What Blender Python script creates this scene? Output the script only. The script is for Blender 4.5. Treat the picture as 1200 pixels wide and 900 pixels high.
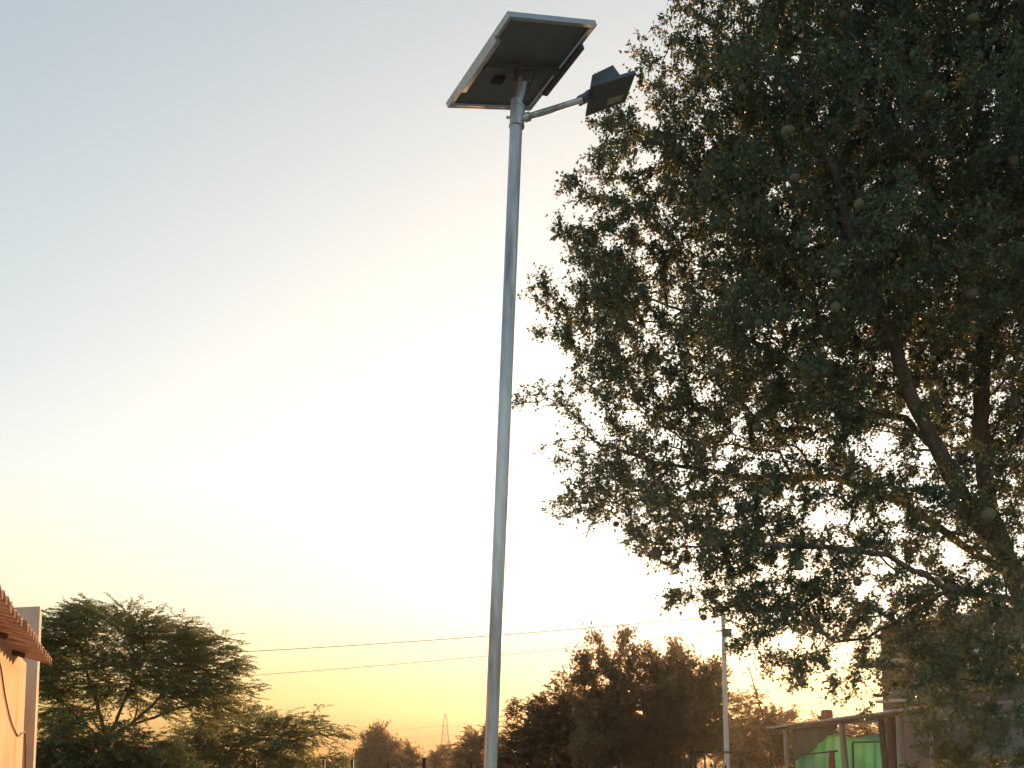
import bpy, bmesh, math, random
import numpy as np
from mathutils import Vector, Matrix, Euler

S = bpy.context.scene
for o in list(bpy.data.objects):
    bpy.data.objects.remove(o, do_unlink=True)
COL = S.collection
R = math.radians

# ------------------------------------------------------------------ camera
PITCH = R(5.24)
CAMZ = 1.6
cd = bpy.data.cameras.new('camera')
cd.sensor_width = 36; cd.lens = 36; cd.shift_y = 350 / 1200
cd.clip_start = 0.05; cd.clip_end = 5000
cam = bpy.data.objects.new('camera', cd); COL.objects.link(cam)
cam.location = (0, 0, CAMZ); cam.rotation_euler = (R(90) + PITCH, 0, 0)
S.camera = cam

# ------------------------------------------------------------------ light
SUN_EL, SUN_AZ = R(6.6), R(12.5)
w = bpy.data.worlds.new('World'); S.world = w; w.use_nodes = True
nt = w.node_tree; nt.nodes.clear()
sky = nt.nodes.new('ShaderNodeTexSky'); sky.sky_type = 'NISHITA'; sky.sun_disc = False
sky.sun_elevation = SUN_EL; sky.sun_rotation = SUN_AZ
sky.altitude = 0; sky.air_density = 1.0; sky.dust_density = 1.7; sky.ozone_density = 1.0
def N(kind, **kw):
    n = nt.nodes.new(kind)
    for k, v in kw.items(): setattr(n, k, v)
    return n
# dense evening air: bright parts of the sky saturate softly, the lowest degrees redden, an aureole surrounds the sun
SKY_GAIN, SKY_TOP, SKY_K = 0.245, 1.2, 1.25
sep = N('ShaderNodeSeparateColor'); nt.links.new(sky.outputs[0], sep.inputs[0]); cmb = N('ShaderNodeCombineColor')
for i in range(3):
    m1 = N('ShaderNodeMath', operation='MULTIPLY'); nt.links.new(sep.outputs[i], m1.inputs[0]); m1.inputs[1].default_value = -SKY_GAIN * SKY_K * (1.1, 1.04, 0.94)[i]
    m2 = N('ShaderNodeMath', operation='EXPONENT'); nt.links.new(m1.outputs[0], m2.inputs[0])
    m3 = N('ShaderNodeMath', operation='SUBTRACT'); m3.inputs[0].default_value = 1.0; nt.links.new(m2.outputs[0], m3.inputs[1])
    m4 = N('ShaderNodeMath', operation='MULTIPLY'); nt.links.new(m3.outputs[0], m4.inputs[0]); m4.inputs[1].default_value = SKY_TOP
    nt.links.new(m4.outputs[0], cmb.inputs[i])
tcw = N('ShaderNodeTexCoord'); sx = N('ShaderNodeSeparateXYZ'); nt.links.new(tcw.outputs['Generated'], sx.inputs[0])
rp = N('ShaderNodeValToRGB'); nt.links.new(sx.outputs[2], rp.inputs[0]); el = rp.color_ramp.elements
el[0].position = 0.0; el[0].color = (0.32, 0.17, 0.08, 1); el[1].position = 0.27; el[1].color = (1, 1, 1, 1)
for p, c in ((0.035, (0.38, 0.21, 0.08, 1)), (0.075, (0.72, 0.53, 0.28, 1)), (0.16, (0.93, 0.87, 0.75, 1))):
    e_ = el.new(p); e_.color = c
mul = N('ShaderNodeMix', data_type='RGBA', blend_type='MULTIPLY'); mul.inputs[0].default_value = 1
nt.links.new(cmb.outputs[0], mul.inputs[6]); nt.links.new(rp.outputs[0], mul.inputs[7])
dt = N('ShaderNodeVectorMath', operation='DOT_PRODUCT'); nrm = N('ShaderNodeVectorMath', operation='NORMALIZE')
nt.links.new(tcw.outputs['Generated'], nrm.inputs[0]); nt.links.new(nrm.outputs[0], dt.inputs[0])
dt.inputs[1].default_value = (math.sin(SUN_AZ) * math.cos(SUN_EL), math.cos(SUN_AZ) * math.cos(SUN_EL), math.sin(SUN_EL))
mx_ = N('ShaderNodeMath', operation='MAXIMUM'); nt.links.new(dt.outputs['Value'], mx_.inputs[0]); mx_.inputs[1].default_value = 0
pw = N('ShaderNodeMath', operation='POWER'); nt.links.new(mx_.outputs[0], pw.inputs[0]); pw.inputs[1].default_value = 90
gl = N('ShaderNodeMix', data_type='RGBA', blend_type='ADD'); nt.links.new(pw.outputs[0], gl.inputs[0])
nt.links.new(mul.outputs[2], gl.inputs[6]); gl.inputs[7].default_value = (0.5, 0.3, 0.05, 1)
bg = nt.nodes.new('ShaderNodeBackground'); bg.inputs['Strength'].default_value = 0.56
wo = nt.nodes.new('ShaderNodeOutputWorld')
nt.links.new(gl.outputs[2], bg.inputs[0]); nt.links.new(bg.outputs[0], wo.inputs[0])

sd = bpy.data.lights.new('sun', 'SUN'); sd.energy = 4.0; sd.angle = R(0.5); sd.color = (1.0, 0.52, 0.21)
so = bpy.data.objects.new('sun', sd); COL.objects.link(so)
sdir = Vector((math.sin(SUN_AZ) * math.cos(SUN_EL), math.cos(SUN_AZ) * math.cos(SUN_EL), math.sin(SUN_EL)))
so.rotation_euler = sdir.to_track_quat('Z', 'Y').to_euler(); so.location = (30, 100, 60)

S.view_settings.view_transform = 'Standard'; S.view_settings.look = 'None'
S.view_settings.exposure = 1.12; S.view_settings.gamma = 1
HAZE = 0.0005

rng = np.random.default_rng(7)
random.seed(7)

# ------------------------------------------------------------------ helpers
def at(px, py, Y):
    a = (px - 600) / 1200; b = (800 - py) / 1200
    d = Vector((a, math.cos(PITCH) - b * math.sin(PITCH), math.sin(PITCH) + b * math.cos(PITCH)))
    return Vector((0, 0, CAMZ)) + d * (Y / d.y)

def tag(o, label=None, cat=None, group=None, kind=None):
    if label: o['label'] = label
    if cat: o['category'] = cat
    if group: o['group'] = group
    if kind: o['kind'] = kind
    return o

def empty(name, loc=(0, 0, 0)):
    o = bpy.data.objects.new(name, None); COL.objects.link(o); o.location = loc
    o.empty_display_size = 0.1
    return o

def link(name, me, parent=None, mat=None, smooth=False):
    """mesh given in world coordinates; parented things are re-expressed relative to their parents"""
    if mat is not None and len(me.materials) == 0: me.materials.append(mat)
    if smooth: me.polygons.foreach_set('use_smooth', [True] * len(me.polygons))
    o = bpy.data.objects.new(name, me); COL.objects.link(o)
    if parent is not None:
        o.parent = parent
        off = Vector((0, 0, 0)); p = parent
        while p is not None:
            off += Vector(p.location); p = p.parent
        me.transform(Matrix.Translation(-off))
    return o

class MB:
    def __init__(self): self.bm = bmesh.new()
    def box(self, c, size, rot=None, bevel=0):
        M = Matrix.Translation(c) @ ((rot if isinstance(rot, Matrix) else Euler(rot).to_matrix().to_4x4()) if rot is not None else Matrix()) @ Matrix.Diagonal((*size, 1))
        r = bmesh.ops.create_cube(self.bm, size=1, matrix=M)
        if bevel:
            es = list({e for v in r['verts'] for e in v.link_edges})
            bmesh.ops.bevel(self.bm, geom=es, offset=bevel, segments=2, affect='EDGES', clamp_overlap=True)
        return self
    def tube(self, pts, rad, n=8, caps=True):
        pts = [Vector(p) for p in pts]
        if not hasattr(rad, '__len__'): rad = [rad] * len(pts)
        rings = []; up = None
        for i, p in enumerate(pts):
            t = (pts[min(i + 1, len(pts) - 1)] - pts[max(i - 1, 0)]).normalized()
            if up is None:
                up = Vector((0, 0, 1)) if abs(t.z) < 0.9 else Vector((1, 0, 0))
            a = t.cross(up).normalized(); b = a.cross(t).normalized(); up = b
            rings.append([self.bm.verts.new(p + (a * math.cos(2 * math.pi * k / n) + b * math.sin(2 * math.pi * k / n)) * rad[i]) for k in range(n)])
        for i in range(len(rings) - 1):
            for k in range(n):
                self.bm.faces.new((rings[i][k], rings[i][(k + 1) % n], rings[i + 1][(k + 1) % n], rings[i + 1][k]))
        if caps:
            self.bm.faces.new(rings[0][::-1]); self.bm.faces.new(rings[-1])
        return self
    def prism(self, quad, up):
        """solid from a list of 3D corners extruded by vector up"""
        lo = [self.bm.verts.new(Vector(q)) for q in quad]
        hi = [self.bm.verts.new(Vector(q) + Vector(up)) for q in quad]
        n = len(quad)
        self.bm.faces.new(lo[::-1]); self.bm.faces.new(hi)
        for i in range(n): self.bm.faces.new((lo[i], lo[(i + 1) % n], hi[(i + 1) % n], hi[i]))
        return self
    def build(self, name, mat, parent=None, smooth=False):
        bmesh.ops.recalc_face_normals(self.bm, faces=self.bm.faces)
        me = bpy.data.meshes.new(name); self.bm.to_mesh(me); self.bm.free()
        o = link(name, me, parent, mat)
        if smooth:
            for p in me.polygons: p.use_smooth = True
            try: me.set_sharp_from_angle(angle=R(40))
            except Exception: pass
        return o

# ------------------------------------------------------------------ materials
def mat(name, col, rough=0.7, metal=0.0, col2=None, nscale=8, nmix=0.5, bump=0.0, bscale=60, spec=0.5, stretch=None, col3=None, n3=1.5):
    m = bpy.data.materials.new(name); m.use_nodes = True
    t = m.node_tree; b = t.nodes['Principled BSDF']
    b.inputs['Roughness'].default_value = rough; b.inputs['Metallic'].default_value = metal
    b.inputs['Specular IOR Level'].default_value = spec
    tc = t.nodes.new('ShaderNodeTexCoord'); vec = tc.outputs['Object']
    if stretch:
        mp = t.nodes.new('ShaderNodeMapping'); mp.inputs['Scale'].default_value = stretch
        t.links.new(vec, mp.inputs[0]); vec = mp.outputs[0]
    out = None
    if col2:
        n = t.nodes.new('ShaderNodeTexNoise'); n.inputs['Scale'].default_value = nscale; n.inputs['Detail'].default_value = 8
        n.inputs['Roughness'].default_value = 0.65
        t.links.new(vec, n.inputs['Vector'])
        r = t.nodes.new('ShaderNodeValToRGB'); r.color_ramp.elements[0].position = 0.5 - nmix * 0.35; r.color_ramp.elements[1].position = 0.5 + nmix * 0.35
        r.color_ramp.elements[0].color = (*col, 1); r.color_ramp.elements[1].color = (*col2, 1)
        t.links.new(n.outputs[0], r.inputs[0]); out = r.outputs[0]
        if col3:
            n2 = t.nodes.new('ShaderNodeTexNoise'); n2.inputs['Scale'].default_value = n3; n2.inputs['Detail'].default_value = 5
            t.links.new(vec, n2.inputs['Vector'])
            r2 = t.nodes.new('ShaderNodeValToRGB'); r2.color_ramp.elements[0].position = 0.52; r2.color_ramp.elements[1].position = 0.68
            t.links.new(n2.outputs[0], r2.inputs[0])
            mx = t.nodes.new('ShaderNodeMix'); mx.data_type = 'RGBA'
            t.links.new(r2.outputs[0], mx.inputs[0]); t.links.new(out, mx.inputs[6]); mx.inputs[7].default_value = (*col3, 1)
            out = mx.outputs[2]
        t.links.new(out, b.inputs['Base Color'])
    else:
        b.inputs['Base Color'].default_value = (*col, 1)
    if bump:
        n = t.nodes.new('ShaderNodeTexNoise'); n.inputs['Scale'].default_value = bscale; n.inputs['Detail'].default_value = 6
        t.links.new(vec, n.inputs['Vector'])
        bp = t.nodes.new('ShaderNodeBump'); bp.inputs['Strength'].default_value = bump; bp.inputs['Distance'].default_value = 0.02
        t.links.new(n.outputs[0], bp.inputs['Height']); t.links.new(bp.outputs[0], b.inputs['Normal'])
    return m

def leaf_mat(name, c1, c2, trans=0.35, tcol=None, rough=0.5):
    m = bpy.data.materials.new(name); m.use_nodes = True
    t = m.node_tree; b = t.nodes['Principled BSDF']; o = t.nodes['Material Output']
    g = t.nodes.new('ShaderNodeNewGeometry')
    r = t.nodes.new('ShaderNodeValToRGB'); r.color_ramp.elements[0].color = (*c1, 1); r.color_ramp.elements[1].color = (*c2, 1)
    t.links.new(g.outputs['Random Per Island'], r.inputs[0])
    t.links.new(r.outputs[0], b.inputs['Base Color']); b.inputs['Roughness'].default_value = rough
    b.inputs['Specular IOR Level'].default_value = 0.35
    tr = t.nodes.new('ShaderNodeBsdfTranslucent')
    tc = tcol or tuple(min(1, x * 1.6) for x in c2); tr.inputs[0].default_value = (*tc, 1)
    mx = t.nodes.new('ShaderNodeMixShader'); mx.inputs[0].default_value = trans
    t.links.new(b.outputs[0], mx.inputs[1]); t.links.new(tr.outputs[0], mx.inputs[2]); t.links.new(mx.outputs[0], o.inputs[0])
    return m

def cloth_mat(name, c1, c2, trans=0.5, scale=5):
    m = mat(name, c1, 0.8, col2=c2, nscale=scale, bump=0.2, bscale=200)
    t = m.node_tree; b = t.nodes['Principled BSDF']; o = t.nodes['Material Output']
    tr = t.nodes.new('ShaderNodeBsdfTranslucent')
    t.links.new(b.inputs['Base Color'].links[0].from_socket, tr.inputs[0])
    mx = t.nodes.new('ShaderNodeMixShader'); mx.inputs[0].default_value = trans
    t.links.new(b.outputs[0], mx.inputs[1]); t.links.new(tr.outputs[0], mx.inputs[2]); t.links.new(mx.outputs[0], o.inputs[0])
    return m

M = {}
M['galv'] = mat('galvanised_steel', (0.38, 0.45, 0.5), 0.36, 0.5, col2=(0.66, 0.72, 0.76), nscale=11, bump=0.15, bscale=40, stretch=(1, 1, 0.15), col3=(0.22, 0.25, 0.27), n3=7)
M['alu'] = mat('aluminium_frame', (0.5, 0.55, 0.6), 0.4, 0.7, col2=(0.42, 0.47, 0.5), nscale=10)
M['backsheet'] = mat('panel_backsheet', (0.09, 0.115, 0.12), 0.5, col2=(0.13, 0.155, 0.15), nscale=9, bump=0.05)
M['cells'] = mat('solar_cells', (0.01, 0.015, 0.05), 0.12, col2=(0.015, 0.02, 0.07), nscale=20)
M['black'] = mat('black_plastic', (0.035, 0.04, 0.04), 0.9, col2=(0.05, 0.055, 0.055), nscale=30, spec=0.05)
M['lamphouse'] = mat('dark_grey_casting', (0.07, 0.1, 0.13), 0.45, 0.2, col2=(0.1, 0.13, 0.16), nscale=20, bump=0.1)
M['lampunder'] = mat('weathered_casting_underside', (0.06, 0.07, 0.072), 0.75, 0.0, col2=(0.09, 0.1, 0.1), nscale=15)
M['lens'] = mat('yellowed_led_lens', (0.2, 0.22, 0.13), 0.25, col2=(0.28, 0.3, 0.18), nscale=20)
M['plaster'] = mat('warm_plaster', (0.62, 0.37, 0.22), 0.9, col2=(0.76, 0.52, 0.35), nscale=3.0, nmix=0.8, bump=0.4, bscale=22, stretch=(1, 1, 0.3), col3=(0.5, 0.28, 0.16), n3=1.6)
M['concrete'] = mat('pillar_concrete', (0.54, 0.47, 0.39), 0.9, col2=(0.68, 0.6, 0.5), nscale=6, bump=0.4, bscale=35, stretch=(1, 1, 0.5), col3=(0.34, 0.33, 0.33), n3=3)
M['rust'] = mat('rusty_roof_sheet', (0.52, 0.28, 0.17), 0.85, 0.0, col2=(0.66, 0.41, 0.27), nscale=7, bump=0.3, bscale=40, col3=(0.3, 0.15, 0.09), n3=3)
M['wood'] = mat('old_timber', (0.1, 0.065, 0.045), 0.85, col2=(0.16, 0.11, 0.08), nscale=9, bump=0.3, stretch=(4, 4, 0.6))
M['greywood'] = mat('weathered_pole_wood', (0.3, 0.27, 0.24), 0.85, col2=(0.42, 0.38, 0.34), nscale=9, bump=0.4, stretch=(3, 3, 0.5))
M['cable'] = mat('black_cable', (0.02, 0.02, 0.02), 0.5)
M['iron'] = mat('dark_painted_iron', (0.018, 0.014, 0.012), 0.6, 0.1, col2=(0.045, 0.025, 0.018), nscale=18, bump=0.2)
M['whitepole'] = mat('pale_painted_pole', (0.6, 0.58, 0.55), 0.6, col2=(0.7, 0.68, 0.66), nscale=5, bump=0.1, stretch=(1, 1, 0.2))
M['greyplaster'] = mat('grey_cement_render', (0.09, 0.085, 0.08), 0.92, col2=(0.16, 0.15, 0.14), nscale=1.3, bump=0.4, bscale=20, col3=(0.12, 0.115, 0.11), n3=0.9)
M['slab'] = mat('weathered_slab', (0.36, 0.35, 0.34), 0.9, col2=(0.46, 0.45, 0.44), nscale=4, bump=0.3)
M['sheet'] = mat('pale_roof_sheet', (0.42, 0.4, 0.4), 0.7, col2=(0.55, 0.53, 0.52), nscale=4, bump=0.2)
M['bluewall'] = mat('pale_blue_limewash', (0.24, 0.28, 0.31), 0.9, col2=(0.32, 0.36, 0.38), nscale=2, bump=0.3, col3=(0.3, 0.33, 0.34))
M['shutter'] = mat('faded_window_shutter', (0.07, 0.08, 0.08), 0.7, col2=(0.1, 0.11, 0.11), nscale=9)
M['greennet'] = cloth_mat('green_shade_net', (0.25, 0.68, 0.48), (0.42, 0.78, 0.48), 0.6, 1.4)
M['darktarp'] = cloth_mat('dark_green_tarpaulin', (0.05, 0.09, 0.07), (0.08, 0.12, 0.09), 0.2, 3)
M['bluecloth'] = cloth_mat('pale_blue_sheet', (0.3, 0.36, 0.45), (0.4, 0.45, 0.52), 0.3, 3)
M['redcloth'] = cloth_mat('red_patterned_cloth', (0.55, 0.08, 0.06), (0.6, 0.3, 0.25), 0.4, 14)
M['clay'] = mat('fired_clay', (0.35, 0.16, 0.1), 0.9, col2=(0.45, 0.22, 0.14), nscale=14, bump=0.4)
M['pylon'] = mat('pylon_steel', (0.1, 0.09, 0.08), 0.6, 0.3)
M['earth'] = mat('dry_earth', (0.34, 0.28, 0.2), 0.95, col2=(0.44, 0.37, 0.27), nscale=0.6, bump=0.5, bscale=8, col3=(0.14, 0.15, 0.07), n3=0.12)
M['yard'] = mat('swept_yard_soil', (0.42, 0.37, 0.3), 0.95, col2=(0.52, 0.46, 0.38), nscale=1.5, bump=0.5, bscale=12)
M['bark'] = mat('dark_bark', (0.085, 0.075, 0.07), 0.9, col2=(0.13, 0.115, 0.105), nscale=12, bump=0.8, bscale=30, stretch=(1, 1, 0.3))
M['bark2'] = mat('brown_bark', (0.1, 0.075, 0.055), 0.9, col2=(0.14, 0.11, 0.08), nscale=12)
M['fruit'] = mat('green_brown_fruit_rind', (0.075, 0.085, 0.065), 0.85, col2=(0.13, 0.115, 0.085), nscale=9, bump=0.15)
M['fruit_green'] = mat('pale_green_fruit_rind', (0.1, 0.125, 0.07), 0.8, col2=(0.15, 0.165, 0.1), nscale=9, bump=0.15)
M['leaf_big'] = leaf_mat('wood_apple_leaf', (0.065, 0.135, 0.095), (0.12, 0.19, 0.125), 0.28, (0.17, 0.18, 0.07))
M['leaf_acacia'] = leaf_mat('feathery_leaf', (0.1, 0.165, 0.075), (0.16, 0.23, 0.1), 0.45, (0.26, 0.27, 0.09))
M['leaf_bush'] = leaf_mat('bush_leaf', (0.085, 0.14, 0.06), (0.14, 0.19, 0.085), 0.4, (0.14, 0.16, 0.05))
M['leaf_far'] = leaf_mat('haze_tinted_leaf', (0.15, 0.14, 0.085), (0.21, 0.18, 0.1), 0.5, (0.34, 0.22, 0.09))  # pale brown of the backlit haze is mixed into the leaf colour

# ------------------------------------------------------------------ tree machinery
def colonize(attr, path_nodes, path_parent, step, kill, jit=0.15, alpha=0.3):
    """joins every crown point to the growing skeleton by the shortest bent twig (distance plus a share of the path to the root)"""
    n0 = len(path_nodes); cap = n0 + len(attr) * 8 + 10
    P = np.zeros((cap, 3)); P[:n0] = np.array(path_nodes); par = np.full(cap, -1); par[:n0] = path_parent
    pl = np.zeros(cap)
    for i in range(1, n0): pl[i] = pl[par[i]] + np.linalg.norm(P[i] - P[par[i]])
    near = np.array([((P[:n0] - a) ** 2).sum(1).min() for a in attr]) ** 0.5
    tr = pl[:n0]; n = n0
    for a in attr[np.argsort(near)]:
        d = np.sqrt(((P[:n] - a) ** 2).sum(1))
        if d.min() < kill: continue
        j = int(np.argmin(d + alpha * pl[:n])); L = d[j]
        k = max(1, int(round(L / step)))
        if n + k >= cap: break
        side = rng.normal(0, 1, 3) * jit * L; side[2] = abs(side[2]) * 0.6
        prev = j; s0 = P[j].copy()
        for q in range(1, k + 1):
            t = q / k; P[n] = s0 + (a - s0) * t + side * math.sin(math.pi * t) * (1 if k > 1 else 0)
            par[n] = prev; pl[n] = pl[prev] + np.linalg.norm(P[n] - P[prev]); prev = n; n += 1
    return P[:n], par[:n]

def radii(P, par, tip, expo, cap=None):
    n = len(P); r = np.zeros(n); acc = np.zeros(n)
    for i in range(n - 1, -1, -1):
        r[i] = max(tip, acc[i] ** (1 / expo)) if acc[i] > 0 else tip
        if par[i] >= 0: acc[par[i]] += r[i] ** expo
    if cap: r = np.minimum(r, cap)
    return r

def chains(P, par, r):
    n = len(P); ch = [[] for _ in range(n)]
    for i in range(n):
        if par[i] >= 0: ch[par[i]].append(i)
    out = []; st = [(0, -1)]
    while st:
        i, p = st.pop(); c = [p, i] if p >= 0 else [i]
        while ch[i]:
            k = sorted(ch[i], key=lambda q: -r[q])
            for q in k[1:]: st.append((q, i))
            i = k[0]; c.append(i)
        out.append(c)
    return out

def tubes_mesh(name, P, r, chs, nside):
    V = []; F = []; off = 0
    for c in chs:
        if len(c) < 2: continue
        pts = P[c]; rr = r[c].copy()
        if len(c) > 2: rr[0] = min(rr[0], rr[1] * 1.3)
        else: rr[0] = rr[1] * 1.1
        T = np.gradient(pts, axis=0); T /= np.linalg.norm(T, axis=1)[:, None] + 1e-9
        up = np.array([0, 0, 1.0]) if abs(T[0][2]) < 0.9 else np.array([1.0, 0, 0])
        a = np.cross(T, up); a /= np.linalg.norm(a, axis=1)[:, None] + 1e-9; b = np.cross(a, T)
        th = np.arange(nside) * 2 * np.pi / nside
        ring = pts[:, None] + rr[:, None, None] * (a[:, None] * np.cos(th)[None, :, None] + b[:, None] * np.sin(th)[None, :, None])
        m = len(c); V.append(ring.reshape(-1, 3))
        i = np.arange(m - 1)[:, None] * nside; k = np.arange(nside)[None]; k2 = (k + 1) % nside
        F.append((off + np.stack([i + k, i + k2, i + nside + k2, i + nside + k], -1)).reshape(-1, 4)); off += m * nside
    V = np.concatenate(V); F = np.concatenate(F)
    return quads_mesh(name, V, F)

def quads_mesh(name, V, F, smooth=False):
    me = bpy.data.meshes.new(name)
    k = F.shape[1]
    me.vertices.add(len(V)); me.vertices.foreach_set('co', np.ascontiguousarray(V, dtype=np.float32).ravel())
    me.loops.add(F.size); me.loops.foreach_set('vertex_index', np.ascontiguousarray(F, dtype=np.int32).ravel())
    me.polygons.add(len(F)); me.polygons.foreach_set('loop_start', np.arange(0, F.size, k, dtype=np.int32))
    me.update(calc_edges=True); me.validate()
    return me

def norm(a): return a / (np.linalg.norm(a, axis=-1, keepdims=True) + 1e-9)

def leaf_mesh(name, C, D, Nn, L, W, fold=0.25):
    """folded diamond leaves: two triangles each. C base, D direction, Nn normal"""
    S_ = norm(np.cross(D, Nn)); Nn = norm(np.cross(S_, D)); n = len(C)
    L = L[:, None]; W = W[:, None]
    v0 = C; v2 = C + D * L - Nn * L * 0.08
    v1 = C + D * L * 0.5 + S_ * W * 0.5 + Nn * W * fold; v3 = C + D * L * 0.5 - S_ * W * 0.5 + Nn * W * fold
    V = np.stack([v0, v1, v2, v3], 1).reshape(-1, 3)
    b = np.arange(n)[:, None] * 4
    F = np.concatenate([b + np.array([[0, 1, 2]]), b + np.array([[0, 2, 3]])], 1).reshape(-1, 3)
    return quads_mesh(name, V, F)

def lobes_points(lobes, Y, density, default_depth=1.0):
    """lobes: (px, py, r_px[, dY, depth_radius, weight]) -> attractor points"""
    out = []
    for l in lobes:
        px, py, rp = l[:3]; dY = l[3] if len(l) > 3 else 0; 
        d = Y + dY; rx = rp * d / 1200
        rd = l[4] if len(l) > 4 and l[4] else rx * default_depth
        wt = l[5] if len(l) > 5 else 1
        ry = l[6] if len(l) > 6 else 1
        vol = 4.19 * rx * rx * ry * rd
        n = max(3, int(vol * density * wt))
        u = norm(rng.normal(size=(n, 3))) * rng.random((n, 1)) ** (1 / 3)
        c = np.array(at(px, py, d))
        out.append(c + u * np.array([rx, rd, rx * ry]))
    return np.concatenate(out)

def noise3(P, scale, seed=0):
    g = np.random.default_rng(seed); v = np.zeros(len(P))
    for k in range(10):
        d = norm(g.normal(size=3)) * scale * (0.6 + 1.2 * g.random()); v += np.sin(P @ d + g.random() * 6.28)
    return v / 4.5

def tree(name, label, cat, base, paths, attr, step, kill, infl, tip, expo, leafmat, barkmat, style, lp, group=None, limb_min=0.05, root_cap=None, jit=0.15, grav=0.0, iters=160, leafname='foliage'):
    base = Vector(base); root = empty(name, base); tag(root, label, cat, group)
    nodes = []; parent = []
    index = {}
    for pth in paths:      # each: list of points; first may be ('j', path_no, node_no)
        prev = -1
        if isinstance(pth[0], tuple) and pth[0][0] == 'j': prev = index[pth[0][1]][pth[0][2]]; pts = pth[1:]; cur = nodes[prev]
        else: pts = pth; cur = None
        ids = []
        for p in pts:
            p = np.array(p, float)
            if cur is None: nodes.append(p); parent.append(-1); prev = 0; cur = p; ids.append(0); continue
            k = max(1, int(np.linalg.norm(p - cur) / step)); st = cur
            for q in range(1, k + 1):
                nodes.append(st + (p - st) * q / k + rng.normal(0, step * 0.06, 3)); parent.append(prev); prev = len(nodes) - 1
            cur = nodes[-1]; ids.append(prev)
        index[len(index)] = ids
    P, par = colonize(attr, nodes, parent, step, kill, jit)
    r = radii(P, par, tip, expo, root_cap)
    cs = chains(P, par, r)
    big = [c for c in cs if r[c[min(1, len(c) - 1)]] > limb_min]
    small = [c for c in cs if not r[c[min(1, len(c) - 1)]] > limb_min]
    for i, c in enumerate(big[:40]):
        link('trunk' if i == 0 else 'limb', tubes_mesh('limb', P, r, [c], 10), root, barkmat, True)
    small += big[40:]
    if small:
        o = link('twigs', tubes_mesh('twigs', P, r, small, 3 if len(P) > 3000 else 4), root, barkmat, True); tag(o, kind='stuff')
    # leaves
    thin = np.where(r < lp.get('thin', tip * 3))[0]
    dirs = np.zeros_like(P); has = par >= 0
    dirs[has] = norm(P[has] - P[par[has]]); dirs[~has] = (0, 0, 1)
    per = lp['per']; nz = noise3(P[thin], lp.get('nscale', 1.5), 3)
    wgt = np.clip(1 + lp.get('namp', 0.6) * nz, 0.05, 3)
    cnt = rng.poisson(per * wgt)
    src = np.repeat(thin, cnt)
    if style == 'broad':
        ns = max(1, len(src) // lp.get('q', 7)); sp = rng.choice(src, ns)
        sd0 = norm(dirs[sp] * 0.7 + rng.normal(0, 0.75, (ns, 3)) + np.array([0, 0, lp.get('lift', 0.0)]))
        sl = lp['spray'] * (0.4 + 0.9 * rng.random(ns)); sb = P[sp] - dirs[sp] * (rng.random((ns, 1)) * step)
        q = lp.get('q', 7); tt = (np.arange(q) + rng.random((ns, q))) / q
        bend = rng.normal(0, 0.25, (ns, 3))
        C = (sb[:, None] + sd0[:, None] * (sl[:, None] * tt)[..., None] + bend[:, None] * (sl[:, None] * tt ** 2)[..., None]).reshape(-1, 3)
        n = len(C); C += rng.normal(0, 1, (n, 3)) * lp['spread'] * 0.25
        D = norm(np.repeat(sd0, q, 0) * 0.5 + rng.normal(0, 0.65, (n, 3)) + np.array([0, 0, lp.get('lift', 0.0)]))
        Nn = norm(rng.normal(0, 0.7, (n, 3)) + np.array([0, 0, 1]))
        L = lp['len'] * (0.55 + 0.8 * rng.random(n)); W = L * lp['asp'] * (0.8 + 0.4 * rng.random(n))
        tipv = sd0 + bend; C = np.concatenate([C, sb]); D = np.concatenate([D, norm(tipv)]); Nn = np.concatenate([Nn, norm(rng.normal(size=(ns, 3)))])
        L = np.concatenate([L, sl * 1.0]); W = np.concatenate([W, np.full(ns, lp.get('tw', 0.006))])
        me = leaf_mesh('foliage', C, D, Nn, L, W)
    else:   # feathery fronds: each source node carries arcs of paired leaflets
        n = len(src); cen = P.mean(0)
        out = P[src] - cen; out[:, 2] *= 0.2; out = norm(out)
        D0 = norm(dirs[src] * 0.5 + out * lp.get('outw', 0.8) + rng.normal(0, 0.45, (n, 3)) * np.array([1, 1, 0.45]) + np.array([0, 0, lp.get('lift', 0.15)]))
        FL = lp['flen'] * (0.5 + rng.random(n)); K = lp['k']
        t = (np.arange(K) + 0.5) / K
        base_ = P[src] + rng.normal(0, 1, (n, 3)) * lp['spread']
        droop = lp.get('droop', 0.35)
        pos = base_[:, None] + D0[:, None] * (FL[:, None, None] * t[None, :, None])
        pos[:, :, 2] -= droop * FL[:, None] * t[None] ** 2.2
        tan = D0[:, None] - np.array([0, 0, 1.0]) * (droop * 2.2 * t[None, :, None] ** 1.2); tan = norm(np.broadcast_to(tan, pos.shape))
        sd_ = norm(np.cross(tan, np.array([0, 0, 1.0])) + rng.normal(0, 0.25, pos.shape))
        Cs = []; Ds = []; Ns = []
        for sg in (-1, 1):
            Cs.append(pos.reshape(-1, 3)); Ds.append(norm(sd_ * sg + tan * 0.5 + rng.normal(0, 0.15, pos.shape)).reshape(-1, 3))
            Ns.append(norm(np.array([0, 0, 1.0]) + rng.normal(0, 0.3, pos.shape)).reshape(-1, 3))
        # the midrib as a long thin leaf
        C = np.concatenate(Cs); D = np.concatenate(Ds); Nn = np.concatenate(Ns)
        taper = np.tile(np.repeat((1.0 - 0.6 * np.abs(t * 2 - 0.9))[None], n, 0).reshape(-1), 2)
        L = lp['len'] * taper * (0.7 + 0.6 * rng.random(len(C))); W = L * 0 + lp['wid'] * (0.8 + 0.4 * rng.random(len(C)))
        q = [pos[:, i] for i in range(0, K)]
        ribs_a = pos[:, :-1].reshape(-1, 3); ribs_b = pos[:, 1:].reshape(-1, 3)
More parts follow.
